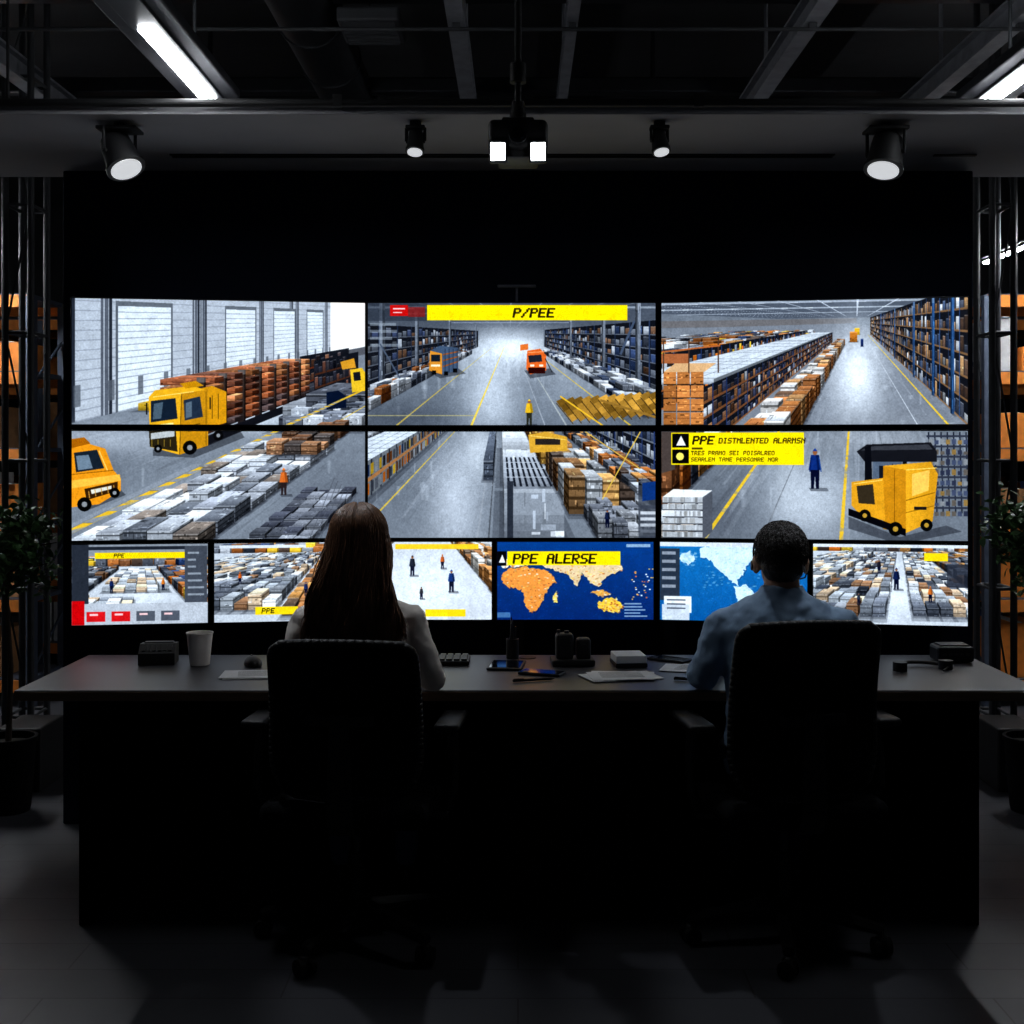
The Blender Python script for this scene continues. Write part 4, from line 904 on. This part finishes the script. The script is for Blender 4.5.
# man's hair + headset
bm=BM(); c=Vector((0,.075,1.158))
sph(bm,c+Vector((0,-.016,.034)),(.078,.096,.086)); sph(bm,c+Vector((0,-.045,-.012)),(.068,.058,.060)); sph(bm,c+Vector((0,.045,.082)),(.055,.045,.032))
for k in(-1,1): sph(bm,c+Vector((k*.065,.0,.022)),(.012,.038,.03))
o=obj('hair',bm,M['hair2'],parent=emn,smooth=True); remesh(o,.005,2)
dt=bpy.data.textures.new('tufts','CLOUDS'); dt.noise_scale=.02; dm=o.modifiers.new('d','DISPLACE'); dm.texture=dt; dm.strength=.008
cu=bpy.data.curves.new('short_hair_strands','CURVE'); cu.dimensions='3D'; cu.bevel_depth=.0012; cu.bevel_resolution=0; rr=random.Random(4)
for i in range(1800):
    d=Vector((rr.gauss(0,1),rr.gauss(-.35,1),rr.gauss(.45,.9))).normalized()
    if d.z<-.30 or (d.y>.35 and d.z<.5): continue
    p=c+Vector((0,-.016,.032))+Vector((d.x*.079,d.y*.097,d.z*.088)); t=Vector((rr.gauss(0,.3)+d.x*.3,-.3+rr.gauss(0,.3),-.75)); t=(t-d*t.dot(d)).normalized()
    sp=cu.splines.new('POLY'); sp.points.add(2)
    for k,q in enumerate((p-d*.003,p+t*.011+d*.0035,p+t*.022+d*.003)): sp.points[k].co=(*q,1); sp.points[k].radius=(1,.8,.3)[k]
cu.materials.append(M['hair2']); o=bpy.data.objects.new('hair_strands',cu); scene.collection.objects.link(o); o.parent=emn
bm=BM(); pts=[c+Vector((math.sin(a)*.082,.02,.022+math.cos(a)*.098)) for a in np.linspace(-math.pi*.6,math.pi*.6,26)]
for a,b_ in zip(pts,pts[1:]): cyl(bm,a,b_,.0022,seg=8)
for k in(-1,1): cyl(bm,c+Vector((k*.078,.01,-.018)),c+Vector((k*.090,.01,-.018)),.017,.015,20,0)
mp=[c+Vector((.088,.02,-.03)),c+Vector((.086,.06,-.06)),c+Vector((.055,.105,-.075))]
for a,b_ in zip(mp,mp[1:]): cyl(bm,a,b_,.0025,seg=8)
sph(bm,mp[-1],.007); obj('headset_worn',bm,M['plastic'],parent=emn,smooth=True,ang=40)
# woman's long hair
C=Vector((0,.055,1.212)); bm=BM()
sph(bm,C+Vector((0,-.014,.03)),(.081,.097,.089))
rings=[]
for z,rx,ry,yy in((1.24,.081,.08,.015),(1.18,.084,.070,-.005),(1.12,.094,.058,-.022),(1.06,.112,.048,-.036),(1.0,.128,.040,-.05),(.95,.128,.032,-.058),(.91,.105,.020,-.066)): rings.append(ering(.004,yy,z,rx*.84,ry*.86,28,2.1))
loft(bm,rings); o=obj('hair',bm,M['hair1'],parent=ew,smooth=True); remesh(o,.008,3)
cu=bpy.data.curves.new('hair_strands','CURVE'); cu.dimensions='3D'; cu.bevel_depth=.0016; cu.bevel_resolution=0; rr=random.Random(9)
locks=[(rr.uniform(-2.25,2.25),rr.uniform(0,6.28),rr.uniform(.008,.020),rr.uniform(-.012,.014),rr.uniform(-.03,.03)) for _ in range(46)]
for i in range(2200):
    L_=rr.choice(locks); phi=L_[0]+rr.gauss(0,.07); th_end=rr.uniform(1.45,1.75); lay=rr.uniform(.98,1.06); P_=[]
    sx=.003*(1 if math.sin(phi)>0 else -1); wv=L_[1]; wa=L_[2]
    for t in np.linspace(.08,1,6):
        th=th_end*t; P_.append(C+Vector((sx+math.sin(phi)*math.sin(th)*.084*lay,-.014-math.cos(phi)*math.sin(th)*.1*lay,.03+math.cos(th)*.093*lay)))
    a=P_[-1].copy(); zend=.915+L_[4]+rr.gauss(0,.012)+.03*abs(math.sin(phi)); n=10
    for j in range(1,n+1):
        t=j/n; z=a.z+(zend-a.z)*t; side=1+.55*t**1.2*(.6+.4*abs(math.sin(phi)))
        yb=-.05-.035*lay*math.cos(phi*.6)-.01*t; ty=min(1,t*1.7); g=t**.6
        P_.append(Vector((a.x*side+(wa*math.sin(wv+t*8)+L_[3])*g+rr.gauss(0,.0012),a.y*(1-ty)+min(a.y,yb+.012*math.sin(wv+t*8+1.5))*ty,z)))
    sp=cu.splines.new('POLY'); sp.points.add(len(P_)-1)
    for k,p in enumerate(P_): sp.points[k].co=(*p,1); sp.points[k].radius=1 if k<len(P_)-3 else (.8,.55,.3)[k-len(P_)+3]
cu.materials.append(M['hair1'])
o=bpy.data.objects.new('hair_strands',cu); scene.collection.objects.link(o); o.parent=ew

# ------------------------------------------------------------------ light, camera
w=bpy.data.worlds.new('world'); scene.world=w; w.use_nodes=True; w.node_tree.nodes['Background'].inputs[0].default_value=(.5,.6,.8,1); w.node_tree.nodes['Background'].inputs[1].default_value=.026
cam=bpy.data.cameras.new('camera'); cam.lens=36*1250/1024; cam.sensor_width=36; cam.shift_x=-6/1024; cam.shift_y=-62/1024
co=bpy.data.objects.new('camera',cam); scene.collection.objects.link(co); co.location=(0,0,1.5); co.rotation_euler=(math.radians(90),0,0); scene.camera=co
